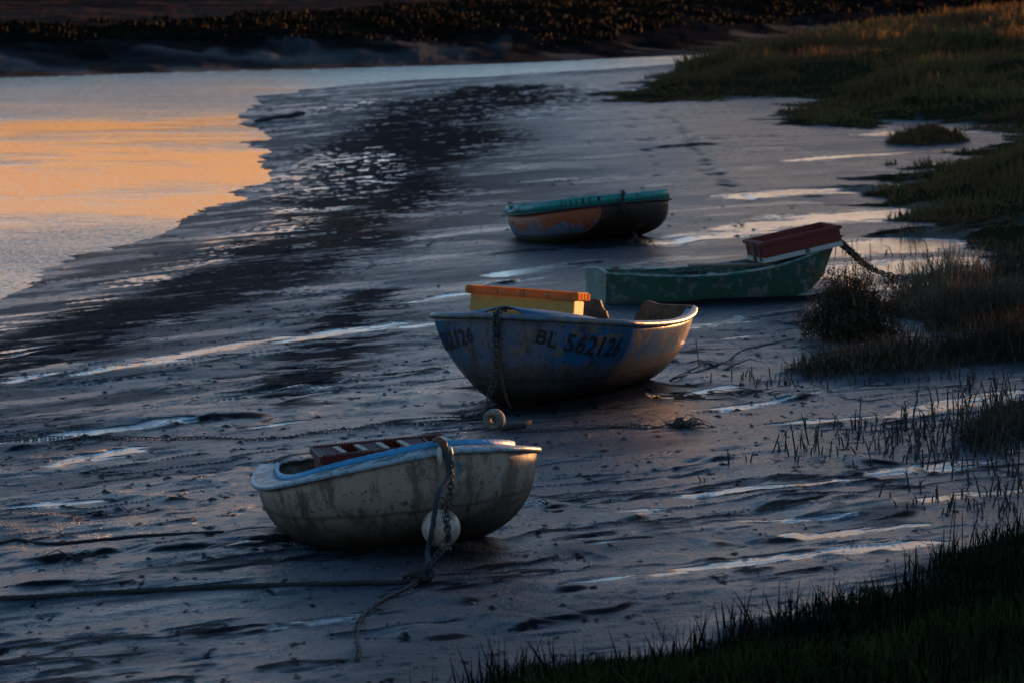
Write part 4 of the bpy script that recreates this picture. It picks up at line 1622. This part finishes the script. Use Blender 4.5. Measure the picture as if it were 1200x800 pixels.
V, Fc = chain_mesh(spline([bow_front + np.array([.03, -.02, -.05]), bow_front + np.array([.03, -.06, -.30]), buoy_c + np.array([.04, -.15, .15]), buoy_c + np.array([.05, -.16, -.10]),
                           knot + np.array([.16, .0, .20]), knot + np.array([.02, 0, .01])], .03), .055, .006, seed=3)
tag(mesh_obj('bow_chain', V, Fc, STEEL), 'thin chain running down beside the rope at the bow of the cream dinghy', 'chain', 'chains')
V, Fc = rope_mesh([knot] + ground_path([(470, 684), (430, 684), (370, 686), (290, 688), (200, 692), (110, 697), (40, 701), (-30, 704), (-120, 710)], .010), .019)
tag(mesh_obj('ground_rope', V, Fc, ROPE_D), 'dark rope stretched over the mud from the knot to the left edge', 'rope', 'mooring ropes')
mb = MB()
rg = random.Random(5)
for k in range(7):
    c = knot + np.array([rg.uniform(-.05, .05), rg.uniform(-.03, .03), rg.uniform(-.01, .03)])
    a0 = rg.uniform(0, 3)
    mb.tube([c + np.array([.05 * math.cos(a + a0), .03 * math.sin(a), .028 * math.sin(a + a0)]) for a in np.linspace(0, 6.28, 12)], .014, 7)
tag(mb.build('rope_knot', ROPE_D), 'dark knot of rope lying on the mud in front of the cream dinghy', 'knot')
V, Fc = chain_mesh(spline([knot] + ground_path([(478, 690), (455, 702), (435, 714), (421, 730), (417, 748), (420, 762), (419, 775)], .006), .03), .05, .006, seed=5)
tag(mesh_obj('thin_chain', V, Fc, STEEL), 'thin rusty chain curving from the knot towards the bottom of the photo', 'chain', 'chains')

# skiff: chain from the bow, float and ground chain
bp2 = Vector((0, P2['L'] / 2, P2['D'] + P2['sh']))
bow2 = b2.world(bp2)
f0 = b2.world(bp2 + Vector((0, .04, .03)))
g0 = gp(571, 489, .012)
V, Fc = chain_mesh(spline([b2.world(bp2 + Vector((0, -.12, .05))), f0, f0 + np.array([-.01, -.03, -.25]), (f0 + g0) / 2 + np.array([.03, 0, -.10]), g0 + np.array([.02, .03, .18]), g0], .03), .070, .0075, seed=7)
tag(mesh_obj('bow_chain', V, Fc, STEEL), 'heavy rusty chain hanging from the bow of the blue skiff to the mud', 'chain', 'chains')
mb = MB()
rg = random.Random(15)
for k in range(4):
    a0 = b2.world(bp2 + Vector((rg.uniform(-.05, .05), rg.uniform(-.06, .02), .04)))
    mb.tube([a0, f0 + np.array([rg.uniform(-.06, .06), -.035, -.05 - .03 * k]), f0 + np.array([rg.uniform(-.03, .03), -.04, -.22])], .008, 6)
tag(mb.build('bow_lashing', ROPE_B), 'grey rope lashing wound around the bow ring of the blue skiff', 'rope')
V, Fc = chain_mesh(ground_path([(573, 489), (545, 494), (520, 497), (480, 497), (440, 498), (415, 503), (380, 506), (340, 513), (290, 516), (240, 513), (190, 515), (120, 513), (60, 513), (0, 515), (-60, 517)], .002), .056, .0045, seed=8)
tag(mesh_obj('ground_chain', V, Fc, STEEL), 'long chain lying across the mud from the blue skiff to the left', 'chain', 'chains')
V, Fc = chain_mesh(ground_path([(600, 506), (640, 505), (690, 502), (720, 500), (752, 498)], .002), .065, .006, seed=9)
tag(mesh_obj('ground_chain', V, Fc, STEEL), 'short dark chain on the mud right of the small grey float', 'chain', 'chains')
p = gp(579, 503, .085)
fl = empty('float_ring', p, (R(90), 0, R(-12)))
tag(fl, 'small grey float with a hole on the mud below the bow of the blue skiff', 'buoy', 'mooring buoys')
mb = MB()
n_, m_ = 24, 12
v, f = [], []
for i in range(n_):
    a = 2 * math.pi * i / n_
    for k in range(m_):
        b = 2 * math.pi * k / m_
        rr = .062 + .036 * math.cos(b)
        v.append((rr * math.cos(a), rr * math.sin(a), .075 * math.sin(b)))
for i in range(n_):
    for k in range(m_):
        f.append((i * m_ + k, ((i + 1) % n_) * m_ + k, ((i + 1) % n_) * m_ + (k + 1) % m_, i * m_ + (k + 1) % m_))
mb.add(v, f)
mb.build('float', BUOY_G, fl)
mb = MB()
mb.tube([gp(588, 505, .02), gp(600, 505, .035), gp(612, 504, .03), gp(621, 501, .05)], [.018, .024, .028, .020], 8)
tag(mb.build('rope_end', ROPE_D), 'thick black frayed rope end beside the small float under the blue skiff', 'rope', 'mooring ropes')

# punt chain into the bushes
V, Fc = chain_mesh(spline([punt_bow, at(998, 296, .45), at(1012, 309, .26), at(1030, 319, .12)] + ground_path([(1052, 328), (1080, 328), (1120, 327), (1160, 330)], .03), .04), .10, .011, seed=10)
tag(mesh_obj('punt_chain', V, Fc, STEEL), 'heavy chain sagging from the bow of the green punt into the grass', 'chain', 'chains')
# tub chain
p4 = b4.world(Vector((0, P4['L'] / 2, P4['D'] + .02)))
f4 = p4 + np.array([0, -.04, .18])
V, Fc = chain_mesh(spline([f4 + np.array([0, .1, .02]), f4, p4 + np.array([0, -.08, -.05]), at(738, 262, p4[2] - .32), gp(745, 281, .02)], .03), .08, .010, seed=11)
tag(mesh_obj('bow_chain', V, Fc, STEEL), 'rusty chain hanging over the teal rim of the farthest boat', 'chain', 'chains')
# thin ropes and lines on the mud
V, Fc = rope_mesh(ground_path([(-40, 640), (0, 637), (20, 633), (60, 638), (120, 633), (160, 629), (200, 627), (262, 624)], .008), .012)
tag(mesh_obj('thin_line', V, Fc, ROPE_D), 'thin dark line on the mud at the left edge above the long rope', 'rope', 'mooring ropes')
V, Fc = rope_mesh(ground_path([(785, 446), (800, 441), (830, 432), (852, 424), (868, 412), (895, 405), (930, 398)], .006), .008)
tag(mesh_obj('stern_line', V, Fc, ROPE_D), 'thin dark line on the mud from the blue skiff to the dry bush', 'rope', 'mooring ropes')
mb = MB()
sp = b2.world((P2['B'] / 2 * .72, -1.3, .50)) if sdR > 0 else b2.world((-P2['B'] / 2 * .72, -1.3, .50))
mb.tube([sp, sp + np.array([.03, -.05, -.25]), gp(788, 444, .01)], .006, 5)
tag(mb.build('hanging_line', ROPE_D), 'thin line hanging down the stern corner of the blue skiff', 'rope', 'mooring ropes')

# driftwood at the waterline
a, b = at(298, 144, ZW), at(357, 138, -.25)
mb = MB()
a[2], b[2] = gz(a[0], a[1]) + .03, gz(b[0], b[1]) + .14
pts = [a + (b - a) * t for t in np.linspace(0, 1, 9)]
rgd = random.Random(3)
mb.tube([p + np.array([0, 0, rgd.uniform(-.015, .015)]) for p in pts], [.03, .045, .05, .05, .055, .055, .06, .06, .05], 9)
tag(mb.build('driftwood_log', DARKWOOD), 'black waterlogged log lying at the edge of the river', 'log')


# ------------------------------------------------------------------ dry bush, twigs, stalks
def bush(name, label, base, rx, hz, n, seed, mat, group=None):
    rng = np.random.default_rng(seed)
    root = empty(name, base)
    tag(root, label, 'bush')
    mb = MB()
    for k in range(95):
        az_, el = rng.uniform(0, 2 * math.pi), rng.uniform(.35, 1.45)
        L = rng.uniform(.5, 1.22)
        d = np.array([math.cos(az_) * math.cos(el) * rx, math.sin(az_) * math.cos(el) * rx, math.sin(el) * hz]) * L
        mid = d * .5 + rng.normal(0, .04, 3)
        mb.tube([(0, 0, 0), mid, d], [.010, .007, .003], 5)
    mb.build('stems', DARKWOOD, root)
    # twigs: short strips through the crown
    az_ = rng.uniform(0, 2 * math.pi, n)
    el = np.arcsin(rng.uniform(0, 1, n))
    rad = rng.uniform(.15, 1, n) ** .45
    lump = .45 + .9 * vnoise(az_ * 2.3 + 3, el * 3.9, seed)
    x = np.cos(az_) * np.cos(el) * rx * rad * lump
    y = np.sin(az_) * np.cos(el) * rx * rad * lump
    z = np.sin(el) * hz * rad * lump
    V, Q, T = blades(x, y, z, rng.uniform(.05, .16, n), rng.uniform(.006, .013, n), .9, rng, seg=2, droop=.5,
                     tint=np.clip(rng.normal(.35, .22, n), 0, 1))
    fast_mesh('twigs', V, Q, T, mat, root)
    m = n // 2
    k = rng.integers(0, n, m)
    j = rng.normal(0, .03, (3, m))
    V, Q, T = blades(x[k] + j[0], y[k] + j[1], z[k] + .04 + j[2], rng.uniform(.018, .035, m), rng.uniform(.016, .028, m), .8, rng, seg=2,
                     tint=np.clip(rng.normal(.45, .25, m), 0, 1))
    fast_mesh('seed_heads', V, Q, T, mat, root)
    return root


bush('dry_bush', 'round dry brown bush growing from the mud in front of the punt bow', gp(1000, 398, -.02), .56, .76, 5200, 5, V_DRY)


def tuft(name, px, py, n, hmin, hmax, spread, seed, label, group, cat='reeds', rad=.007):
    """broken stiff stalks standing in the mud"""
    rg = random.Random(seed)
    base = gp(px, py)
    mb = MB()
    mb.v.append((0, 0, -.10))
    for k in range(n):
        x, y = rg.gauss(0, spread), rg.gauss(0, spread * 1.2)
        z = gz(base[0] + x, base[1] + y) - base[2] - .02
        hgt = rg.uniform(hmin, hmax)
        lx, ly = rg.gauss(0, .22), rg.gauss(0, .22)
        p0, p1 = Vector((x, y, z)), Vector((x + lx * hgt * .6, y + ly * hgt * .6, z + hgt * .7))
        pts = [p0 + Vector((0, 0, -.03)), p0, p1]
        if rg.random() < .5:
            a = rg.uniform(0, 6.28)
            q = rg.uniform(.2, .7) * hgt
            pts.append(p1 + Vector((math.cos(a) * q * .8, math.sin(a) * q * .3, rg.uniform(-.6, .4) * q)))
        else:
            pts.append(p1 + Vector((lx * hgt * .4, ly * hgt * .4, hgt * .3)))
        mb.branch(pts, [rad, rad, rad * .8, rad * .35])
        if rg.random() < .4:
            a = rg.uniform(0, 6.28)
            b0 = len(mb.v) - 8
            tip = p1 + Vector((math.cos(a) * .06, math.sin(a) * .03, .05))
            mb.v.append(tuple(tip))
            for j in range(4):
                mb.f.append((b0 + j, b0 + (j + 1) % 4, len(mb.v) - 1))
    o = mb.build(name, DARKWOOD, smooth=False, loc=base)
    return tag(o, label, cat, group)


TUFTS = [(925, 525, 9, .12, .34, .16), (965, 540, 5, .05, .14, .18), (942, 534, 5, .10, .30, .10), (1010, 505, 26, .06, .16, .35), (1050, 520, 30, .08, .26, .30),
         (1085, 505, 30, .10, .30, .32), (1070, 535, 26, .08, .24, .26), (1110, 525, 30, .10, .30, .3), (1140, 500, 34, .12, .36, .34), (1160, 530, 30, .10, .30, .3),
         (1190, 520, 30, .10, .34, .3), (1180, 470, 30, .12, .34, .35), (1150, 575, 16, .08, .22, .22), (1180, 560, 20, .10, .28, .25), (1120, 590, 12, .05, .14, .2),
         (1165, 600, 16, .06, .18, .2), (1080, 600, 9, .05, .14, .2), (880, 540, 2, .08, .12, .04), (855, 543, 2, .08, .14, .03), (820, 565, 2, .05, .09, .05),
         (1145, 450, 26, .08, .22, .4), (905, 448, 26, .05, .14, .22), (1000, 448, 30, .06, .18, .4), (1105, 395, 30, .08, .2, .4), (1040, 300, 9, .05, .14, .5),
         (1000, 280, 8, .05, .12, .5), (1075, 315, 14, .08, .2, .5), (1100, 300, 16, .1, .22, .5), (1060, 395, 26, .06, .16, .3), (1030, 405, 22, .05, .14, .3)]
words = {0: 'tall thin bent stalks alone on the mud left of the reed patch', 17: 'single short stalk on open mud left of the bent stalks', 18: 'pair of tiny upright stalks on open mud right of the dinghy',
         19: 'two tiny dark stubs on open mud near the dinghy', 21: 'low dark stubs at the left tip of the low grass strip', 24: 'sparse stubs in the bright wet mud beside the punt chain',
         25: 'sparse stubs in the wet mud beyond the punt bow', 14: 'low broken stalks in the wet hollow above the foreground grass'}
for i, (px, py, n, a, b, s) in enumerate(TUFTS):
    tuft('reed_tuft', px, py, int(n * 1.2), a, b, s, 20 + i, words.get(i, 'tangled tuft of broken dark stalks standing in wet mud at the right side'), 'broken reed tufts in the mud')


def twig_pile(px, py, n, w, hgt, seed, label):
    rg = random.Random(seed)
    base = gp(px, py)
    mb = MB()
    mb.v.append((0, 0, -.02))
    for k in range(n):
        a = rg.uniform(-.5, .5) + (math.pi if rg.random() < .5 else 0)
        L = rg.uniform(.1, 1) * w
        p0 = Vector((rg.gauss(0, w * .2), rg.gauss(0, w * .25), rg.uniform(0, hgt * .4)))
        d = Vector((math.cos(a), math.sin(a) * .8, 0))
        p = [p0, p0 + d * L * .5 + Vector((0, rg.uniform(-.03, .03), rg.uniform(0, hgt))), p0 + d * L + Vector((0, rg.uniform(-.05, .05), rg.uniform(-.02, hgt * .6)))]
        mb.branch(p, [.007, .005, .002], 5)
    o = mb.build('twig_pile', DARKWOOD, smooth=False, loc=base)
    return tag(o, label, 'twigs', 'driftwood twigs on the mud')


twig_pile(800, 500, 40, .22, .08, 1, 'bushy pile of dark twigs on the mud right of the short ground chain')
twig_pile(556, 492, 24, .30, .05, 2, 'flat scatter of dark twigs on the mud left of the small float')
twig_pile(846, 428, 7, .38, .06, 3, 'forked branch on the mud between the blue skiff and the low grass strip')
twig_pile(815, 465, 12, .50, .02, 4, 'thin twigs lying in the orange puddle behind the blue skiff')
twig_pile(880, 462, 14, .55, .03, 5, 'long thin twigs on wet mud under the low grass strip')
twig_pile(90, 655, 10, .22, .06, 6, 'small twigs sticking up from the mud at the left edge')
twig_pile(700, 628, 3, .20, .02, 7, 'thin curved twig on open mud right of the cream dinghy')
twig_pile(640, 590, 3, .22, .04, 8, 'thin twig on the mud just right of the cream dinghy hull')
twig_pile(868, 265, 6, .2, .05, 9, 'little dark twigs on mud behind the red box of the punt')
twig_pile(760, 502, 14, .45, .03, 10, 'flat dark twigs at the right end of the short ground chain')
twig_pile(930, 380, 12, .35, .04, 12, 'thin twigs on wet mud at the left foot of the dry bush')

# scattered clods of mud, shell and weed: too many and too small to count
rng = np.random.default_rng(55)
cx, cy = scatter_px(rng, 2600, [(-60, 840), (-60, 420), (330, 250), (640, 200), (980, 240), (1000, 600), (640, 800)])
ch, cw, cd, cg_, cf, cr, _, _ = terrain(cx, cy)
mb = MB()
rgc = random.Random(8)
cl = fbm(cx * .6, cy * .6, 99, 3)
for i in range(len(cx)):
    if cr[i] > -1.0 or cl[i] < .56 or cg_[i] > .2 or cw[i] > .6:
        continue
    r0 = rgc.choice([.007, .010, .014, .022]) * rgc.uniform(.7, 1.3)
    c = (cx[i], cy[i], ch[i] + r0 * .1)
    n = 6
    v = [(c[0], c[1], c[2] + r0 * .7)]
    for k in range(n):
        a = 2 * math.pi * k / n
        q = r0 * rgc.uniform(.7, 1.8)
        v.append((c[0] + q * math.cos(a) * 1.5, c[1] + q * math.sin(a), c[2] - r0 * .25))
    mb.add(v, [(0, 1 + k, 1 + (k + 1) % n) for k in range(n)])
tag(mb.build('mud_clods', DARKWOOD, smooth=False), 'small dark clods and weed scraps scattered over the mud flat', 'clods', kind='stuff')
